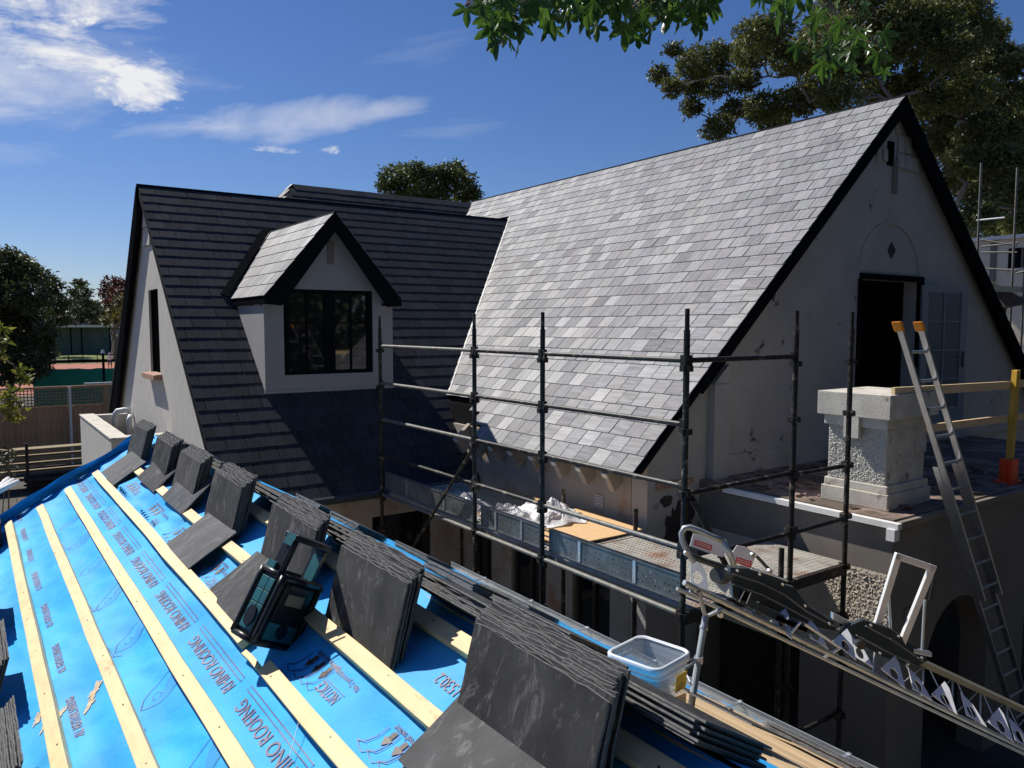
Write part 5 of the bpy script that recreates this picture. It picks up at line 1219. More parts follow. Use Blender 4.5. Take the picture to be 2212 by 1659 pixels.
def holed_plate(cx, cy, tri, hr, z, mt='zinc_plate', lean=1.5):
    """flat plate with a round hole, tilted back; outline tri and hole radius in pixels at distance z"""
    k = z / FPX; c = dep(cx, cy, z); upd = (UPV + fwd * lean).normalized(); sc_ = 1 / max(.3, upd.dot(UPV)); mbx = MB(); nrm = rgt.cross(upd).normalized() * .0035
    def hit(a):
        d = (math.cos(a), math.sin(a)); best = 99
        for i in range(len(tri)):
            p, q = tri[i], tri[(i + 1) % len(tri)]; e = (q[0] - p[0], q[1] - p[1]); den = d[0] * e[1] - d[1] * e[0]
            if abs(den) < 1e-9: continue
            tt = (p[0] * e[1] - p[1] * e[0]) / den; uu = (p[0] * d[1] - p[1] * d[0]) / den
            if tt > 0 and -1e-6 <= uu <= 1 + 1e-6: best = min(best, tt)
        return best if best < 90 else hr * 1.3
    angs = sorted([2 * math.pi * i / 18 for i in range(18)] + [math.atan2(p[1], p[0]) % (2 * math.pi) for p in tri])
    for kk in (0, 1):
        for a in angs:
            t_ = max(hit(a), hr * 1.05)
            for rr in (hr, t_): mbx.v.append(tuple(c + rgt * (rr * math.cos(a) * k) - upd * (rr * math.sin(a) * k * sc_) + nrm * kk))
    m_ = len(angs); o = 2 * m_
    for i in range(m_):
        j = (i + 1) % m_; a_, b_, c_, d_ = 2 * i, 2 * i + 1, 2 * j + 1, 2 * j
        mbx.f += [(a_, b_, c_, d_), (o + d_, o + c_, o + b_, o + a_), (a_, d_, o + d_, o + a_), (b_, o + b_, o + c_, c_)]
    return part('gusset_plate', mbx, MT[mt], ho)
WT = [(-24, -7), (18, -24), (21, -15), (11, 19)]; NT = [(-3, -25), (11, -8), (17, 19), (-14, 4)]
for i, (u, v) in enumerate(((1690, 1352), (1761, 1372), (1826, 1396), (1857, 1412), (1931, 1456), (1982, 1482), (2041, 1512), (2098, 1538), (2161, 1570), (2203, 1592), (2250, 1616))):
    holed_plate(u, v, WT if i % 2 == 0 else NT, 7.5, zt_at(u) + .03)
holed_plate(1506, 1248, [(-16, 14), (-10, -36), (4, -38), (22, -6), (20, 22)], 11, zt_at(1506) + .02, lean=.8)
holed_plate(1556, 1250, [(-24, -8), (4, -22), (18, -18), (22, 10), (6, 26), (-10, 16)], 10, zt_at(1556) + .05, lean=.8)
for i in range(6):       # lattice wires between the rails
    t = .52 + i * .085; mb = MB(); mb.tube([ra(t) , rb_(t + .075)], .0028, 5); mb.tube([rb_(t), ra(t + .075)], .0028, 5); part('cross_wire', mb, MT['hoist_zinc'], ho)
for t in (.45, .59, .68, .77, .86, .95): bar(ra(t) + upn * .004, rb_(t), .0045, 'hoist_zinc', 'rung', 6)
mb = MB(); mb.tube([ra(.235) + upn * .07, ra(.235) + upn * .015 - (f0 - n0).normalized() * .02], .005, 6); mb.tube([ra(.245) + upn * .07, ra(.345) + upn * .045], .006, 6); mb.tube([ra(.345) + upn * .045, ra(.335) - upn * .03], .005, 6); part('release_lever', mb, MT['galv_bright'], ho)
mb = MB()
for k in range(14):
    t = .02 + k * .024; a = ra(t) - upn * .012; mb.hexa(a, tdir * .022, upn * .010, (f0 - n0).normalized() * -.003)
part('rail_wear_strip', mb, MT['galv_bright'], ho)
# loop handle at the top
pts_px = [(1562, 1168), (1540, 1160), (1510, 1146), (1490, 1139), (1478, 1141), (1472, 1152), (1474, 1168), (1482, 1186), (1494, 1206), (1500, 1214)]
mb = MB(); mb.tube([dep(u, v, 3.0 + .0 * i) for i, (u, v) in enumerate(pts_px)], .0115, 10); mb.tube([dep(1562, 1168, 3.0), dep(1574, 1190, 3.0), dep(1586, 1222, 3.0)], .0115, 10); part('loop_handle', mb, MT['hoist_zinc'], ho, smooth=True)
# white plates with red stickers
def plate(px, z, red, lbl):
    mb = MB(); q = [dep(u, v, z) for u, v in px]; n_ = (q[1] - q[0]).cross(q[2] - q[0]).normalized(); n_ = n_ if n_.dot(EYE - q[0]) > 0 else -n_
    mb.prism(q, -n_ * .004); o = part('warning_plate', mb, MT['white_plate'], ho, label=lbl)
    mb = MB(); mb.prism([dep(u, v, z) + n_ * .0006 for u, v in red], n_ * .0008); s = part('red_sticker', mb, MT['red_sticker'], o)
    a, b, c, d = [dep(u, v, z) + n_ * .0022 for u, v in red]; mb = MB()
    for k in range(2):
        w0 = .22 + .36 * k; p0 = a + (d - a) * w0 + (b - a) * .06; mb.hexa(p0, (b - a) * .86, (d - a) * .13, n_ * .0004)
    part('printed_text', mb, MT['white_ink'], s)
plate([(1498, 1152), (1516, 1157), (1548, 1170), (1572, 1180), (1562, 1204), (1530, 1194), (1490, 1180)], 3.06, [(1501, 1166), (1539, 1178), (1536, 1190), (1499, 1177)], 'white plate with a red warning sticker beside the loop handle')
plate([(1592, 1178), (1612, 1182), (1634, 1196), (1622, 1228), (1604, 1222), (1574, 1206)], 3.06, [(1591, 1203), (1624, 1213), (1622, 1226), (1588, 1215)], 'white plate with a red warning sticker lower down the hoist')
mb = MB(); mb.prism([dep(u, v, 3.06) for u, v in ((1566, 1184), (1578, 1190), (1586, 1206), (1570, 1202))], V((0, .004, 0))); part('bracket', mb, MT['white_plate'], ho)
mb = MB(); mb.tube([dep(1484, 1196, 3.0), dep(1520, 1212, 3.02), dep(1562, 1226, 3.05)], .012, 8); mb.tube([dep(1633, 1200, 3.1), dep(1665, 1234, 3.12)], .007, 8); part('arm', mb, MT['galv_dark'], ho)
mb = MB(); mb.tube([dep(1548, 1242, 3.03), dep(1568, 1248, 3.10)], .030, 16); part('drum', mb, MT['galv_dark'], ho)
for (u, v) in ((1484, 1196), (1558, 1330), (1665, 1235), (1628, 1200)): mb = MB(); p = dep(u, v, 2.98); mb.tube([p, p + V((.004, .012, 0))], .010, 10); part('bolt', mb, MT['galv_bright'], ho)
# tall open frame of the carriage
q = [dep(u, v, 3.6) for u, v in ((1890, 1374), (1942, 1203), (2016, 1228), (1950, 1392))]
for a, b in ((q[0], q[1]), (q[1], q[2]), (q[2], q[3])):
    mb = MB(); d = (b - a); s = d.normalized().cross(CF).normalized() * .015; mb.hexa(a - s - d.normalized() * .015, d + d.normalized() * .030, s * 2, CF * .024); part('carriage_frame', mb, MT['frame_white'], ho, bevel=.003)
bar(dep(1920, 1292, 3.66), dep(1924, 1362, 3.66), .007, 'hoist_zinc', 'strut'); bar(dep(1998, 1296, 3.66), dep(1992, 1405, 3.66), .007, 'hoist_zinc', 'strut'); bar(dep(2018, 1250, 3.63), dep(2008, 1296, 3.63), .007, 'radio_black', 'grip')
for (pa, pb2, hh) in ((dep(1800, 1324, 3.45), dep(1862, 1356, 3.55), .03), (dep(1975, 1402, 3.6), dep(2014, 1410, 3.65), .022)):
    mb = MB(); mb.hexa(pa, pb2 - pa, V((0, 0, -hh)), CF * .03); part('carriage_shoe', mb, MT['galv_bright'], ho, bevel=.003)
body_px([(1866, 1339), (1926, 1359), (1986, 1404), (2004, 1428), (1976, 1444), (1906, 1419), (1846, 1384), (1812, 1362)], .10, .03, 'carriage_plate', 'galv_dark', 'dark sheet metal carriage plate')
for (u, v) in ((1861, 1394), (1640, 1318)): mb = MB(); p = dep(u, v, 3.3); mb.tube([p, p + CF * .03], .019, 14); part('roller', mb, MT['radio_black'], ho)
# prop pole with fork
pt, pb = dep(1524, 1332, 2.98), dep(1489, 1549, 2.80)
mb = MB(); mb.tube([pt, pb], .0125, 12); part('prop_pole', mb, MT['hoist_zinc'], ho, smooth=False)
mb = MB(); c = pt + (pb - pt) * .10; mb.pipe(c, c + (pb - pt) * .03, .016, .0115); part('collar', mb, MT['galv_bright'], ho)
mb = MB(); mb.tube([dep(1509, 1278, 2.97), pt, dep(1560, 1316, 2.99)], .0095, 8); mb.tube([dep(1490, 1276, 2.96), dep(1512, 1290, 2.97)], .006, 8); part('fork', mb, MT['hoist_zinc'], ho)
c = dep(1509, 1425, 2.90); bar(c, dep(1478, 1425, 2.86), .005, 'hoist_zinc', 'stay', 6); bar(c, dep(1425, 1478, 2.70), .005, 'hoist_zinc', 'stay', 6)
mb = MB(); mb.pipe(c + V((0, 0, .012)), c - V((0, 0, .012)), .017, .012); part('collar', mb, MT['galv_bright'], ho)

# ------------------------------------------------------------------ trees
def leaf_quads(mb, c, rad3, n, size, r, flat=.0):
    """n leaf-sized faces through the clump's shell and inside, uneven"""
    for _ in range(n):
        while True:
            p = V((r.uniform(-1, 1), r.uniform(-1, 1), r.uniform(-1, 1)))
            l = p.length
            if .25 < l < 1: break
        p = p * (l ** -.45 if l > .5 else 1)
        bump_ = (1 + .55 * mnoise.noise(V(c) * .7 + p * 1.6)) * (1 if r.random() > .07 else r.uniform(1.05, 1.4))
        q = V((c[0] + p.x * rad3[0] * bump_, c[1] + p.y * rad3[1] * bump_, c[2] + p.z * rad3[2] * bump_))
        d = V((r.gauss(0, 1), r.gauss(0, 1), r.gauss(-.3, .8))).normalized(); e = d.orthogonal().normalized(); e = (Matrix.Rotation(r.uniform(0, 6.28), 3, d) @ e)
        s = size * r.uniform(.6, 1.4)
        mb.face(q - e * s * .22, q + d * s * .5 - e * s * .10 , q + d * s * 1.0, q + d * s * .5 + e * s * .28)
def limb(mb, a, b, r0, r1, r, wob=.08, n=6):
    a, b = V(a), V(b); L = (b - a).length; pts = []
    for i in range(n + 1):
        t = i / n; w_ = math.sin(math.pi * t) * L * wob; pts.append(a + (b - a) * t + V((r.uniform(-1, 1) * w_, r.uniform(-1, 1) * w_, r.uniform(-.4, 1) * w_)))
    mb.tube(pts, r0, 6, False, r1); return pts
def tree(name, label, cat, base, clumps, lmat, bmat, lsize, dens, trunk_r, seed, group=None, fork=.45):
    r = random.Random(seed); t = thing(name, label, cat, group); base = V(base)
    cen = sum([V(c[:3]) for c in clumps], V((0, 0, 0))) / len(clumps); forkp = base + (cen - base) * fork
    mb = MB(); limb(mb, base, forkp, trunk_r, trunk_r * .62, r, .03); part('trunk', mb, MT[bmat], t, smooth=True)
    mb = MB(); nodes = [forkp]
    order = sorted(clumps, key=lambda c: (V(c[:3]) - forkp).length)
    for c in order:
        p = V(c[:3]); src = min(nodes, key=lambda q: (q - p).length + .35 * (q - forkp).length); k = len(nodes)
        rr0 = max(.02, trunk_r * .5 * (1 - min(.85, (src - forkp).length / ((cen - base).length * .9)))); pts = limb(mb, src, p, rr0, max(.012, rr0 * .4), r, .12); nodes.append(pts[3]); nodes.append(p)
        for _ in range(4): d = V((r.gauss(0, 1), r.gauss(0, 1), r.gauss(.3, .8))).normalized(); limb(mb, pts[4], p + d * c[3] * .8, max(.01, rr0 * .3), .008, r, .1, 4)
    part('branches', mb, MT[bmat], t, smooth=True)
    mb = MB()
    for c in clumps:
        R3 = c[3:6] if len(c) >= 6 else (c[3], c[3], c[3] * .8); leaf_quads(mb, c[:3], R3, int(dens * c[3] ** 1.6), lsize, r)
    part('crown', mb, MT[lmat], t, kind='stuff'); return t
def clumps_px(lst, z0, zs, seed, f=1.0):
    r = random.Random(seed); o = []
    for (u, v, rp) in lst:
        z = z0 + r.uniform(-zs, zs); p = dep(u, v, z); o.append((p.x, p.y, p.z, rp / FPX * z * f)); 
    return o
# big gum tree behind the right gable
gum_ = [(80,420,110),(60,690,60),(240,350,80),(200,520,120),(230,820,90),(330,700,70),(500,220,130),(450,330,110),(600,200,110),(520,700,110),(600,800,100),(700,380,110),(760,650,110),(850,300,140),(950,100,110),(900,480,110),(1000,250,150),(1100,400,140),(1150,150,120),(1250,560,120),(1300,300,150),(1400,100,130),(1450,580,120),(1500,250,150),(1600,450,140),(1650,120,140),(1750,300,150),(1800,470,120),(1850,60,120),(1880,200,110),(1950,300,110),(1980,420,100),(2030,200,70),(2100,380,100),(2150,430,80),(1700,700,140),(1850,600,130),(2000,650,130),(2120,620,110),(1650,900,120),(1800,880,150),(1950,850,140),(2100,850,140),(1850,1050,120),(2000,1050,130),(2150,1050,110),(1950,1250,100),(2100,1250,130),(1900,1400,100),(2050,1420,110),(2190,1450,100),(1600,650,110),(1750,1150,80),(-150,480,55),(-62,560,60),(-60,320,42),(60,560,60),(1000,620,110),(1380,700,120),(1200,-60,130),(1500,-80,150),(1800,-120,150),(1000,-120,120),(950,620,80),(400,520,80)]
gl = [(1474.7 + x / 3, y / 3, q / 3) for x, y, q in gum_]
tree('gum_tree', 'very big dark eucalyptus tree spreading behind the right gable', 'tree', dep(2060, 830, 26).xy.to_3d(), clumps_px(gl, 26, 2.4, 5, 1.12), 'leaf_gum', 'bark_pale', .16, 3600, .24, 3, fork=.5)
# a second one farther right and lower, filling behind the neighbour's scaffold
gl2 = [(2140, 300, 40), (2190, 250, 35), (2200, 330, 45), (2150, 380, 45), (2210, 400, 50), (2120, 440, 45), (2180, 460, 50), (2080, 400, 40), (2230, 200, 40), (2260, 300, 60), (2100, 340, 35), (2050, 330, 30), (2120, 490, 30), (2190, 500, 35)]
tree('gum_tree', 'darker gum tree low at the right edge above the cream house', 'tree', dep(2240, 830, 33).xy.to_3d(), clumps_px(gl2, 33, 1.5, 6), 'leaf_dark', 'bark', .2, 1700, .22, 4)
rt = [(845, 385, 30), (870, 372, 26), (900, 368, 26), (905, 395, 34), (935, 378, 24), (960, 372, 28), (985, 368, 26), (1000, 390, 28), (1015, 410, 22), (960, 405, 34), (860, 410, 30), (1025, 425, 16), (900, 425, 34), (1000, 430, 22), (830, 400, 18), (940, 430, 30)]
tree('tree', 'small round green tree showing above the dark ridge', 'tree', dep(930, 830, 42).xy.to_3d(), clumps_px(rt, 42, 1.2, 8, .9), 'leaf_gum_green', 'bark', .24, 1300, .25, 9, fork=.75)
lt = [(10, 600, 45), (50, 585, 40), (5, 650, 55), (60, 640, 45), (20, 710, 60), (75, 690, 35), (45, 760, 55), (90, 740, 25), (10, 800, 40), (75, 790, 32), (-40, 640, 70), (-40, 740, 80), (-30, 560, 50), (95, 715, 22), (105, 765, 16), (60, 815, 16), (20, 560, 25)]
tree('tree', 'very dark broad tree at the left edge in front of the green screen', 'tree', dep(15, 830, 44).xy.to_3d(), clumps_px(lt, 44, 1.8, 10, .95), 'leaf_dark', 'bark', .26, 1300, .3, 10, fork=.3)
def backtree(lst, z, seed, label, lm, ls=.5, dens=120, name='tree'):
    tree(name, label, 'tree', dep(sum(q[0] for q in lst) / len(lst), 830, z).xy.to_3d(), clumps_px(lst, z, z * .03, seed, .95), lm, 'bark', ls, dens, .4, seed, 'trees beyond the tennis courts', fork=.4)
backtree([(95, 600, 22), (115, 615, 20), (105, 640, 26), (125, 660, 24), (90, 660, 26), (110, 690, 24), (135, 690, 16)], 120, 21, 'mid green tree above the left end of the white pavilion roof', 'leaf_mid', .7, 190)
backtree([(172, 612, 13), (160, 628, 12), (183, 630, 14), (170, 645, 16), (150, 650, 12), (190, 655, 12), (172, 672, 18), (150, 685, 14), (195, 682, 12)], 135, 22, 'upright pointed dark tree in the middle of the far row', 'leaf_dark', .7, 190)
backtree([(240, 612, 16), (262, 612, 14), (228, 632, 14), (252, 635, 18), (235, 655, 14), (275, 630, 14)], 125, 23, 'reddish brown leaved tree beside the black barge board', 'leaf_red', .7, 190)
backtree([(262, 650, 16), (245, 672, 14), (270, 680, 18), (255, 692, 12), (225, 690, 10)], 112, 24, 'olive yellow bush below the reddish tree', 'leaf_olive', .7, 200)
backtree([(205, 660, 12), (215, 675, 10), (200, 690, 12), (140, 660, 12), (128, 640, 10)], 140, 25, 'small dark tree between the pointed tree and the reddish one', 'leaf_mid', .7, 190)
backtree([(40, 560, 24), (15, 555, 26), (60, 580, 22), (-20, 560, 30)], 90, 26, 'tall tree top rising behind the dark tree at the left edge', 'leaf_mid', .6, 190)
# hedge mass filling below the far row
mb = MB(); r = random.Random(31)
for i in range(70): p = dep(-90 + i * 6, 712 + r.uniform(-26, 8), 170); leaf_quads(mb, p, (4, 4, 3.4), 260, 1.3, r)
tag(part('far_wood', mb, MT['leaf_dark']), 'dark mass of far woodland behind the pavilion', 'woodland', kind='stuff')

# sweetgum twigs hanging in from above
def star_leaf(seed):
    r = random.Random(seed); mb = MB(); lobes = [(-112, .62), (-56, .86), (0, 1.0), (56, .86), (112, .62)]; out_ = []
    for i, (a, l) in enumerate(lobes):
        a += r.uniform(-6, 6); l *= r.uniform(.92, 1.05)
        for da, f in ((-25, .40), (-17, .66), (-6, .88), (0, 1.0), (6, .88), (17, .66), (25, .40)): t = rad(a + da); out_.append((math.sin(t) * l * f, math.cos(t) * l * f, f))
        if i < 4: t = rad(a + 28); out_.append((math.sin(t) * .30, math.cos(t) * .30, .3))
    fold = r.uniform(.05, .35); droop = r.uniform(.1, .5)
    mb.v.append((0, 0, 0))
    for x, y, f in out_: d2 = x * x + y * y; mb.v.append((x, y, -droop * d2 * .5 + fold * abs(x) * .6 + (.04 if f in (.66,) else 0)))
    n = len(out_)
    for i in range(n - 1): mb.f.append((0, i + 2, i + 1))
    b = len(mb.v); mb.v += [(-.012, 0, 0), (.012, 0, 0), (.012, -.75, .12), (-.012, -.75, .12)]; mb.f.append((b, b + 1, b + 2, b + 3))
    me = mb.mesh('leaf'); me.materials.append(MT['leaf_sweetgum']); return me
LV = [star_leaf(i) for i in range(6)]
sg = thing('sweetgum_tree', 'overhanging sweetgum branches with star shaped green leaves', 'tree')
r = random.Random(77)
def leaf_M(p, size, pitch_, yaw_, roll_):
    # leaf local +Y = tip; hang it downwards
    M = Matrix.Rotation(yaw_, 4, 'Z') @ Matrix.Rotation(pitch_, 4, 'X') @ Matrix.Rotation(roll_, 4, 'Y') @ Matrix.Scale(size, 4); M.translation = p; return M
env = [(1000, -5), (1040, 60), (1060, 95), (1085, 120), (1110, 95), (1130, 110), (1150, 60), (1175, 75), (1195, 90), (1210, 50), (1230, 55), (1250, 40), (1270, 70), (1290, 90), (1305, 60), (1330, 75), (1350, 95), (1375, 115), (1395, 85), (1415, 90), (1430, 60), (1450, 70), (1470, 50), (1490, 70), (1510, 80), (1530, 55), (1550, 10)]
def env_v(u):
    for (a, b), (c, d) in zip(env, env[1:]):
        if a <= u <= c: return b + (d - b) * (u - a) / (c - a)
    return -20
leaves = []
for (u, v) in [(1008, 18), (1062, 62), (1075, 85), (1100, 82), (1122, 80), (1085, 40), (1180, 52), (1196, 60), (1208, 26), (1225, 30), (1265, 40), (1290, 58), (1300, 28), (1330, 48), (1350, 60), (1378, 78), (1392, 50), (1408, 60), (1440, 30), (1468, 22), (1500, 38), (1512, 48), (1530, 24), (1545, 5)]: leaves.append((u, v, r.uniform(3.3, 3.9)))
while len(leaves) < 235:
    u = r.uniform(1040, 1552); vmax = env_v(u) - 46; v = r.uniform(-70, max(-60, vmax)); leaves.append((u, v, r.uniform(3.2, 4.5)))
for (u, v) in [(1672, 2), (1690, 8), (1745, -2), (1715, -12), (1650, -20), (1700, -30), (1740, -30), (1640, -45)]: leaves.append((u, v, r.uniform(2.6, 3.0)))
for _ in range(46):
    u = r.gauss(1815, 42); v = r.gauss(92, 42)
    leaves.append((u, min(v, 150), r.uniform(4.2, 5.0)))
tws = []
for i, (u, v, z) in enumerate(leaves):
    p = dep(u, v, z); s = r.uniform(.078, .112)
    pt_ = rad(r.uniform(-118, -62)); M = leaf_M(p, s, pt_, r.uniform(0, 6.28), r.uniform(-.5, .5))
    o = bpy.data.objects.new('leaf', LV[i % 6]); link(o, sg); o.matrix_world = M; tws.append(p)
mb = MB()      # twigs
b_main = [[dep(980, -180, 3.9), dep(1130, -70, 3.8), dep(1300, -45, 3.8), dep(1480, -60, 3.7), dep(1640, -120, 3.4)], [dep(1640, -120, 3.4), dep(1720, -60, 3.9), dep(1800, 20, 4.5), dep(1830, 110, 4.7)], [dep(980, -180, 3.9), dep(1040, -10, 3.7), dep(1004, 12, 3.5)], [dep(1130, -70, 3.8), dep(1100, 30, 3.6)], [dep(1300, -45, 3.8), dep(1350, 30, 3.6)]]
nodes = []
for bm_ in b_main:
    pts = []
    for i in range(len(bm_) - 1):
        for k in range(6): t = k / 6; pts.append(bm_[i] * (1 - t) + bm_[i + 1] * t + V((r.uniform(-1, 1), r.uniform(-1, 1), r.uniform(-1, 1))) * .01)
    pts.append(bm_[-1]); mb.tube(pts, .012, 6, True, .003); nodes += pts
for p in tws:
    q = min(nodes, key=lambda n: (n - p).length); m_ = (p + q) / 2 + V((0, 0, .03)); mb.tube([q, m_, p + V((0, 0, .05))], .0016, 4, False)
part('twigs', mb, MT['bark'], sg)
# trunk and the rest of the crown, which stands beside and behind the camera
mb = MB(); tb = V((-3.2, -3.4, 0)); limb(mb, tb, (-2.6, -2.2, 5.5), .24, .16, r, .02); limb(mb, (-2.6, -2.2, 5.5), dep(980, -180, 3.9), .10, .014, r, .05, 10); limb(mb, (-2.6, -2.2, 5.5), (-1.6, -3.5, 10.5), .13, .04, r, .05); limb(mb, (-2.6, -2.2, 5.4), (-4.2, -2.6, 9.5), .10, .03, r, .05); part('trunk', mb, MT['bark'], sg, smooth=True)
mb = MB()
for i in range(420):
    if i < 170: u = r.uniform(1030, 1560); v = r.uniform(-420, -75); z = r.uniform(3.0, 4.6); p = dep(u, v, z)
    else: p = V((r.gauss(-2.4, 1.5), r.gauss(-3.6, 1.3), r.gauss(8.6, 1.5)))
    M = leaf_M(p, r.uniform(.07, .11) * (1 if i < 170 else 2.4), rad(r.uniform(-130, -50)), r.uniform(0, 6.28), r.uniform(-.6, .6)); me = LV[i % 6]; b = len(mb.v)
    mb.v += [tuple(M @ vv.co) for vv in me.vertices]; mb.f += [tuple(b + k for k in pp.vertices) for pp in me.polygons]
part('foliage', mb, MT['leaf_sweetgum'], sg, kind='stuff')
# trees behind the viewer, mirrored in dormer glass; row widened to shade the walls
BEH = ((-13, -6, 12, 4.6), (-5, -8, 14, 5.0), (3.5, -8.5, 14, 5.0), (12, -9, 15, 5.2), (21, -8, 14, 5.2), (30, -4, 14, 5.4))
BL = ['tall dense garden tree behind the photographer, farthest left', 'tall dense garden tree behind the photographer, second from the left', 'tall dense garden tree straight behind the photographer', 'tall dense garden tree behind the photographer, mirrored in the dormer window', 'tall dense garden tree behind and right of the photographer', 'tall dense garden tree farthest right behind the photographer']
for i, (x, y, hgt, s_) in enumerate(BEH):
    rr_ = random.Random(60 + i); c_l = [(x + rr_.gauss(0, s_ * .45), y + rr_.gauss(0, 1.6), min(hgt, max(1.2, hgt * .48 + rr_.gauss(0, hgt * .25))), s_ * .38) for _ in range(26)]
    tree('tree', BL[i], 'tree', (x, y, 0), c_l, 'leaf_dark', 'bark', .62, 110, .25, 70 + i, 'garden trees behind the photographer')

# bright leaves at the left edge
def sprig(label, lst, z, seed, lm, sz):
    t = thing('shrub', label, 'shrub'); r = random.Random(seed); mb = MB(); base = dep(lst[-1][0] - 60, 1250, z + .6); base.z = 0.02; prev = base
    for (u, v, q) in reversed(lst): p = dep(u - 10, v + 6, z); mb.tube([prev, (prev + p) / 2 + V((.05, 0, 0)), p], .012, 5, False, .006); prev = p
    part('stem', mb, MT['bark'], t); mb = MB()
    for (u, v, q) in lst: leaf_quads(mb, dep(u, v, z), (q * .8 / FPX * z,) * 3, 26, .085, r)
    part('foliage', mb, MT[lm], t, kind='stuff')
sprig('yellow green sunlit shrub tips at the left edge above the fence', [(4, 712, 8), (2, 735, 12), (4, 765, 10), (48, 800, 9), (55, 820, 9), (22, 850, 14), (34, 872, 16), (12, 885, 18), (30, 895, 12)], 7.5, 1, 'leaf_bright', .07)
sprig('dark green shrub low at the left edge by the timber fence', [(8, 985, 22), (20, 1010, 20), (5, 1035, 22), (24, 975, 10)], 11, 2, 'leaf_mid', .09)

# ------------------------------------------------------------------ garden fence with lattice
fn = thing('timber_fence', 'brown paling fence with a lattice top along the tennis court', 'fence')
FY0 = dep(150, 1003, 26.5); FYy = 30.3
def fx(u): return onY(u, 900, FYy).x
x = fx(-60) - 1; xe = fx(300) + 1.5; i = 0
PAL = MB(); PAL.box((0, 0, 0), (.1465, .02, 1.97)); pm = PAL.mesh('paling'); pm.materials.append(MT['fence_wood'])
while x < xe:
    o = bpy.data.objects.new('paling', pm); link(o, fn); o.location = (x, FYy + (i % 2) * .012, R.uniform(0, .012)); x += .148; i += 1
xs0 = fx(-60) - 1
LAT = MB(); LAT.box((0, 0, 0), (.030, .012, .62)); lm_ = LAT.mesh('lattice_slat'); lm_.materials.append(MT['lattice_wood'])
x = xs0
while x < xe:
    o = bpy.data.objects.new('lattice_slat', lm_); link(o, fn); o.location = (x, FYy - .02, 1.99); x += .105
for k in range(6): mb = MB(); mb.box((xs0, FYy - .034, 2.02 + k * .105), (xe, FYy - .022, 2.05 + k * .105)); part('lattice_slat', mb, MT['lattice_wood'], fn)
mb = MB(); mb.box((xs0, FYy - .04, 2.60), (xe, FYy + .05, 2.68)); part('capping', mb, MT['fence_wood'], fn)
mb = MB(); mb.box((xs0, FYy - .035, 1.965), (xe, FYy - .001, 2.01)); part('rail', mb, MT['fence_wood'], fn)
for u in (-30, 225): xx = fx(u); mb = MB(); mb.box((xx, FYy - .06, 0), (xx + .2, FYy - .036, 2.62)); part('post', mb, MT['fence_wood'], fn)
mb = MB(); xx = fx(152); mb.box((xx - .035, FYy - .16, 0), (xx + .035, FYy - .10, 2.66)); tag(part('downpipe', mb, MT['white_paint']), 'thin pale post standing in front of the timber fence', 'post')
mb = MB(); mb.box((fx(185), FYy - .06, 2.70), (fx(256), FYy + .02, 2.76)); tag(part('pale_batten', mb, MT['white_paint']), 'pale strip of timber lying on top of the fence', 'timber')
# green screen, lamp, court things
mb = MB(); y = 52.0; n = 30; xa, xb = onY(70, 800, y).x, onY(262, 800, y).x + 3
for i in range(n + 1):
    xx = xa + (xb - xa) * i / n; zt = onY(150, 796, 52).z - .10 * abs(math.sin(i * .7)) * (.6 if i > 2 else 1.4)
    for k in range(5): mb.v.append((xx, y + .03 * math.sin(i * 1.7 + k), zt * k / 4))
for i in range(n):
    for k in range(4): a = i * 5 + k; mb.f.append((a, a + 1, a + 6, a + 5))
tag(part('windscreen_net', mb, MT['green_net'], smooth=True), 'green windbreak netting along the near edge of the tennis court', 'netting')
lp = thing('court_lamp', 'slim dark lamp post rising in front of the red clay court', 'lamp post'); p = onY(225, 830, 44); mb = MB(); mb.tube([(p.x, 44, 0), (p.x, 44, 3.35)], .06, 8); part('post', mb, MT['black_paint'], lp); mb = MB(); mb.tube([(p.x, 44, 3.35), (p.x, 44, 3.45), (p.x, 44, 3.52)], .11, 10, True, .04); part('lamp_head', mb, MT['white_paint'], lp)
mb = MB(); cf = thing('court_fence', 'low black wire fence across the far end of the clay court', 'fence'); 
for i in range(16): xx = 4 + i * 1.6; mb.tube([(xx, 112, 0), (xx, 112, 1.1)], .05, 5)
part('posts', mb, MT['black_paint'], cf, kind='stuff'); mb = MB(); mb.box((4, 111.97, 1.05), (30, 112.03, 1.12)); mb.box((4, 111.97, .1), (30, 112.0, .5)); part('rail', mb, MT['black_paint'], cf)
# pavilion
pv = thing('pavilion', 'long low tennis pavilion with a thin white roof', 'pavilion')
PYv = 150.0; xa, xb = onY(86, 705, PYv).x, onY(272, 705, PYv).x; zt = onY(150, 702, PYv).z; zt2 = onY(150, 707, PYv).z; zb_ = 0
mb = MB(); mb.prism([(xa, PYv, zt2), (xb, PYv, zt2), (xb - 1.2, PYv, zt), (xa + 1.2, PYv, zt)], (0, 8, 0)); part('roof', mb, MT['white_paint'], pv)
mb = MB(); mb.box((xa + .8, PYv + 2.0, 0), (xb - .8, PYv + 7.5, zt2)); part('wall', mb, MT['pavilion_wall'], pv)
for (u0, u1, mt_) in ((91, 101, 'pale_blue'), (240, 263, 'pale_blue'), (118, 132, 'pavilion_wall'), (134, 150, 'pavilion_wall')):
    a, b = onY(u0, 720, PYv).x, onY(u1, 720, PYv).x; mb = MB(); mb.box((a, PYv + 1.86, onY(200, 735, PYv).z), (b, PYv + 1.95, onY(200, 712, PYv).z)); part('window', mb, MT[mt_], pv)
for u in (100, 152, 175, 236): a = onY(u, 720, PYv).x; mb = MB(); mb.box((a, PYv + .3, 0), (a + .2, PYv + .5, zt2)); part('post', mb, MT['black_paint'], pv)
mb = MB(); a = onY(180, 700, PYv).x; mb.box((a, PYv + 3, zt), (a + 1.3, PYv + 3.3, zt + .35)); part('roof_vent', mb, MT['galv'], pv)
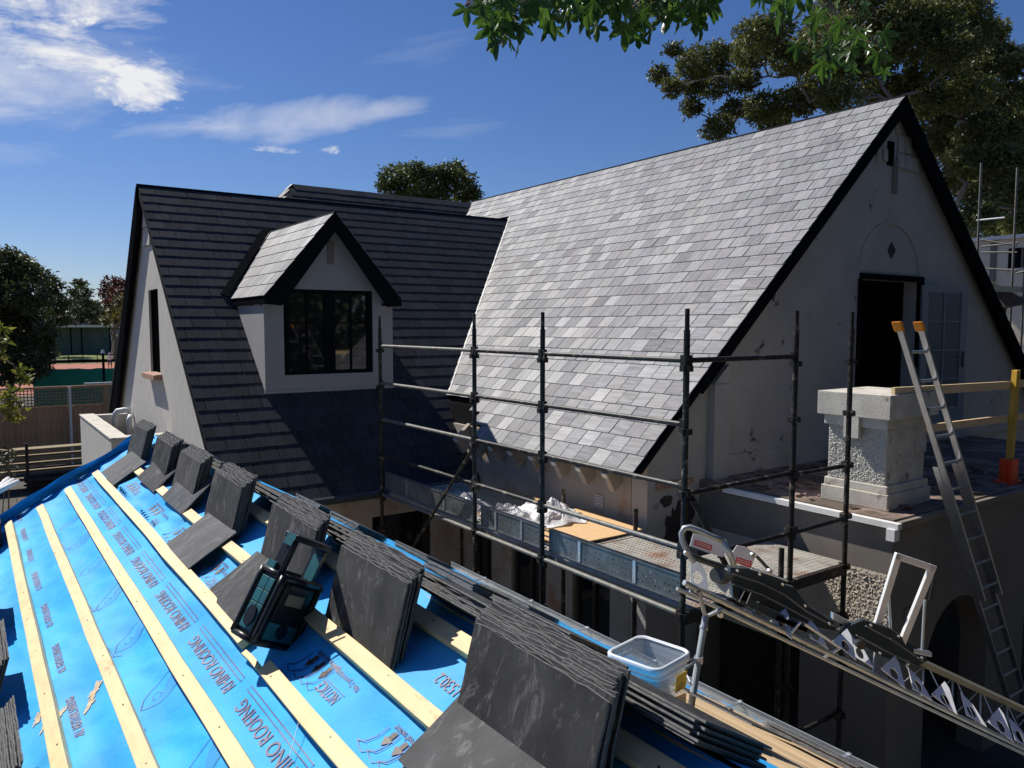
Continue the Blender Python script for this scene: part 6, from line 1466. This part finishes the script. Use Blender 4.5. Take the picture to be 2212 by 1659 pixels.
# sign board / hoop frame over the roof
hp = thing('hoop_frame', 'small pale square frame rising above the pavilion roof', 'frame'); a, b = onY(156, 700, 148).x, onY(172, 700, 148).x; z0 = onY(160, 703, 148).z; z1 = onY(160, 692, 148).z
mb = MB(); mb.box((a, 148, z1 - .12), (b, 148.1, z1)); mb.box((a, 148, z0 - .0), (a + .12, 148.1, z1 - .12)); mb.box((b - .12, 148, z0), (b, 148.1, z1 - .12)); part('frame', mb, MT['galv'], hp); mb = MB(); mb.box(((a + b) / 2 - .06, 148.02, 0), ((a + b) / 2 + .06, 148.1, z0 + .3)); part('post', mb, MT['galv_dark'], hp)

# person on the court
def person(loc, label):
    t = thing('person', label, 'person'); x, y, z = loc
    vs = [(0, 0, .95, .13), (0, 0, 1.15, .13), (0, .02, 1.38, .16), (0, .01, 1.50, .06), (0, -.02, 1.62, .10), (-.10, 0, .90, .10), (-.12, -.02, .48, .075), (-.13, .03, .06, .05), (-.13, -.08, .03, .04), (.10, 0, .90, .10), (.13, -.1, .5, .075), (.15, -.02, .08, .05), (.15, -.14, .03, .04), (-.20, .01, 1.40, .07), (-.27, -.03, 1.14, .05), (-.22, -.20, .98, .04), (.20, .01, 1.40, .07), (.30, -.06, 1.16, .05), (.34, -.26, 1.10, .04)]
    es = [(0, 1), (1, 2), (2, 3), (3, 4), (0, 5), (5, 6), (6, 7), (7, 8), (0, 9), (9, 10), (10, 11), (11, 12), (2, 13), (13, 14), (14, 15), (2, 16), (16, 17), (17, 18)]
    me = bpy.data.meshes.new('body'); me.from_pydata([v[:3] for v in vs], es, []); o = bpy.data.objects.new('body', me); link(o, t)
    md = o.modifiers.new('skin', 'SKIN'); 
    for i, v in enumerate(vs): me.skin_vertices[0].data[i].radius = (v[3], v[3])
    me.skin_vertices[0].data[0].use_root = True; s = o.modifiers.new('s', 'SUBSURF'); s.levels = s.render_levels = 1
    dg = bpy.context.evaluated_depsgraph_get(); me2 = bpy.data.meshes.new_from_object(o.evaluated_get(dg)); o.modifiers.clear(); o.data = me2; me2.materials.clear()
    for k in ('skin', 'cloth_dark', 'cloth_white'): me2.materials.append(MT[k])
    for p in me2.polygons: c = p.center; p.material_index = 2 if 1.0 < c.z < 1.5 and abs(c.x) < .28 else (1 if .45 < c.z <= 1.0 and abs(c.x) < .24 else 0)
    mb = MB(); mb.tube([(0, -.02, 1.68), (0, -.02, 1.70)], .19, 14); mb.tube([(0, -.02, 1.70), (0, -.02, 1.80)], .10, 12, True, .085); part('hat', mb, MT['cloth_white'], t)
    t.location = loc; return t
pp = onZ(238, 797, 0.0); person((pp.x, pp.y, .004), 'person in a white hat and dark shorts standing on the clay court')

# ------------------------------------------------------------------ white parapet box beside the left gable, its lower roof, services
pb_ = thing('parapet_box', 'small flat-roofed rendered bay with a pale parapet left of the slot-window gable', 'bay')
BX, BY0, BY1, BZ = 1.72, 12.98, 16.9, 3.0
mb = MB(); mb.box((BX, BY0, 1.9), (BX + .22, BY1, BZ)); mb.box((BX + .22, BY0, 1.9), (2.555, BY0 + .22, BZ)); mb.box((BX + .22, BY1 - .2, 1.9), (2.555, BY1, BZ)); part('parapet', mb, MT['render_stucco'], pb_)
mb = MB(); mb.box((BX - .015, BY0 - .015, BZ), (BX + .235, BY1, BZ + .02)); mb.box((BX + .235, BY0 - .015, BZ), (2.555, BY0 + .235, BZ + .02)); part('capping', mb, MT['chimney_white'], pb_)
mb = MB(); mb.box((BX + .22, BY0 + .22, 2.45), (2.555, BY1 - .2, 2.5)); part('flat_roof', mb, MT['dark_wood'], pb_)
mb = MB(); mb.box((BX + .05, BY0 + .05, 0), (2.555, BY1 - .05, 1.9)); part('wall', mb, MT['render_stucco'], pb_)
ac = thing('vent_cowl', 'white curved vent cowl behind the pale parapet', 'vent'); mb = MB(); c = onX(270, 893, 2.42); pts = [c + V((-.16, .1, -.38)), c + V((-.16, .1, -.02)), c + V((-.12, .08, .04)), c + V((.0, .04, .06)), c + V((.10, 0, .04))]; mb.tube(pts, .055, 10); part('pipe', mb, MT['white_paint'], ac, smooth=True); mb = MB(); mb.tube([c + V((.02, -.3, -.5)), c + V((.02, -.3, -.1)), c + V((.06, -.26, -.02))], .05, 10); part('pipe', mb, MT['white_paint'], ac, smooth=True)

# yard clutter below the fence
def slat_pile(label, u, v, z, n, ln, seed, mt, name='timber_pile', ang=0):
    t = thing(name, label, 'timber pile'); r = random.Random(seed); p = dep(u, v, z); base = V((p.x, p.y, .02))
    for i in range(n):
        mb = MB(); a = ang + r.uniform(-.12, .12); d = V((math.cos(a), math.sin(a), 0)); s = V((-d.y, d.x, 0)); mb.hexa(base + s * ((i % 5) * .16 + r.uniform(-.02, .02)) + V((0, 0, .06 * (i // 5))), d * ln, s * .12, V((0, 0, .035))); part('board', mb, MT[mt], t)
    return t
slat_pile('dark stacked boards lying on the ground below the timber fence', 60, 1050, 22, 30, 2.8, 1, 'dark_wood')
slat_pile('second dark stack of boards nearer the blue roof edge', 110, 1075, 18, 25, 2.4, 2, 'fence_wood', ang=.3)
rk = thing('slatted_rack', 'dark slatted garden rack standing in the shade by the fence', 'rack')
p = dep(150, 1000, 23); mb = MB()
for k in range(5): mb = MB(); mb.box((p.x - 2.6, p.y, .25 + k * .22), (p.x + .5, p.y + .5, .29 + k * .22)); part('slat', mb, MT['lattice_wood'], rk)
for dx in (-2.6, -1.1, .4): mb = MB(); mb.box((p.x + dx, p.y - .06, 0), (p.x + dx + .08, p.y - .01, 1.35)); part('leg', mb, MT['dark_wood'], rk)
# white pipes leaning in at the left edge
wp = thing('pipe_bundle', 'bundle of pale plastic pipes sticking in at the left edge', 'pipes')
for i in range(6): mb = MB(); a = dep(38 - i * 5, 1040 - i * 1.5 + (i % 2) * 5, 6.0); b = dep(-80, 1095 + i * 7, 5.2); mb.tube([b, a], .018, 8); part('pipe', mb, MT['white_paint'], wp)
mb = MB(); e = dep(-78, 1110, 5.2); mb.box((e.x - .3, e.y - .15, 0), (e.x + .2, e.y + .2, e.z - .06)); tag(part('trestle', mb, MT['dark_wood']), 'dark trestle under the pale pipes at the left edge', 'trestle')

# ------------------------------------------------------------------ neighbour's house and its scaffold
nh = thing('cream_house', 'cream rendered neighbouring house behind the right gable', 'house')
NXp = 24.0; yA, yB = onX(2105, 520, NXp).y + 1.5, 2.0; zt = onX(2160, 514, NXp).z
mb = MB(); wy0, wy1 = onX(2206, 560, NXp).y - .9, onX(2206, 560, NXp).y; wz1 = onX(2206, 535, NXp).z; wz0 = onX(2206, 578, NXp).z
wall_open(mb, 'x', NXp, yB, yA, 0, zt - .05, [(wy0, wy1, wz0, wz1)], .3); part('wall', mb, MT['cream_wall'], nh)
mb = MB(); mb.box((NXp - .12, yB, zt - .05), (NXp + 5, yA + .1, zt + .05)); part('roof', mb, MT['white_paint'], nh)
mb = MB(); mb.box((NXp + .1, wy0, wz0), (NXp + .14, wy1, wz1)); wn_ = part('window', mb, MT['glass_dark'], nh); mb = MB(); mb.box((NXp - .03, wy1, wz0), (NXp - .001, wy1 + .32, wz1)); part('shutter', mb, MT['black_paint'], nh); mb = MB(); mb.box((NXp - .06, wy0 - .1, wz0 - .1), (NXp - .001, wy1 + .4, wz0 - .01)); part('sill', mb, MT['cream_wall'], nh)
mb = MB(); mb.box((NXp - .05, onX(2150, 600, NXp).y, 0), (NXp - .001, onX(2150, 600, NXp).y + .14, zt - .06)); part('downpipe', mb, MT['render_dark'], nh)
lr = thing('lean_to_roof', 'dark jutting end of a lower roof behind the right barge board', 'roof'); q = [onX(u, v, 20) for u, v in ((2120, 600), (2180, 628), (2200, 640), (2212, 655), (2150, 668), (2125, 655))]; mb = MB(); mb.prism(q, (.5, .1, 0)); part('roof', mb, MT['dark_wood'], lr); mb = MB(); a, b = onX(2140, 630, 19.9), onX(2206, 632, 19.9); mb.hexa(a, b - a, (0.08, 0, 0), (0, 0, .14)); part('fascia', mb, MT['galv_dark'], lr); mb = MB(); c = onX(2165, 650, 20.3); mb.box((20.3, c.y - .06, 0), (20.4, c.y + .06, c.z)); part('post', mb, MT['dark_wood'], lr)
s2_ = thing('neighbour_scaffold', 'second scaffold of brown tubes in front of the cream house', 'scaffold')
for (u, vt) in ((2120, 352), (2198, 362), (2225, 340)):
    t = onX(u, vt, 21.0 if u != 2225 else 22.2); mb = MB(); mb.tube([(t.x, t.y, 0), t], .03, 8); part('standard', mb, MT['scaffold_pale'], s2_)
def rl(u0, v0, u1, v1, X=21.0, mt='scaffold_pale'): mb = MB(); mb.tube([onX(u0, v0, X), onX(u1, v1, X)], .024, 8); part('ledger', mb, MT[mt], s2_)
rl(2110, 476, 2170, 470, mt='alu'); rl(2120, 518, 2196, 530); rl(2120, 533, 2200, 524); rl(2130, 580, 2196, 584); rl(2196, 590, 2240, 580); rl(2120, 545, 2197, 545)
# light earth heap and grass edge left of the house so the yard does not read as one flat sheet
mb = MB(); r = random.Random(12)
for i in range(900): p = V((r.uniform(-8, 6), r.uniform(16, 29.5), 0)); h = r.uniform(.05, .22); a = r.uniform(0, 6.3); mb.face(p, p + V((.02 * math.cos(a), .02 * math.sin(a), 0)), p + V((.05 * math.cos(a + 1), .05 * math.sin(a + 1), h)))
tag(part('weeds', mb, MT['leaf_mid']), 'thin weeds in the shaded yard below the fence', 'weeds', kind='stuff')
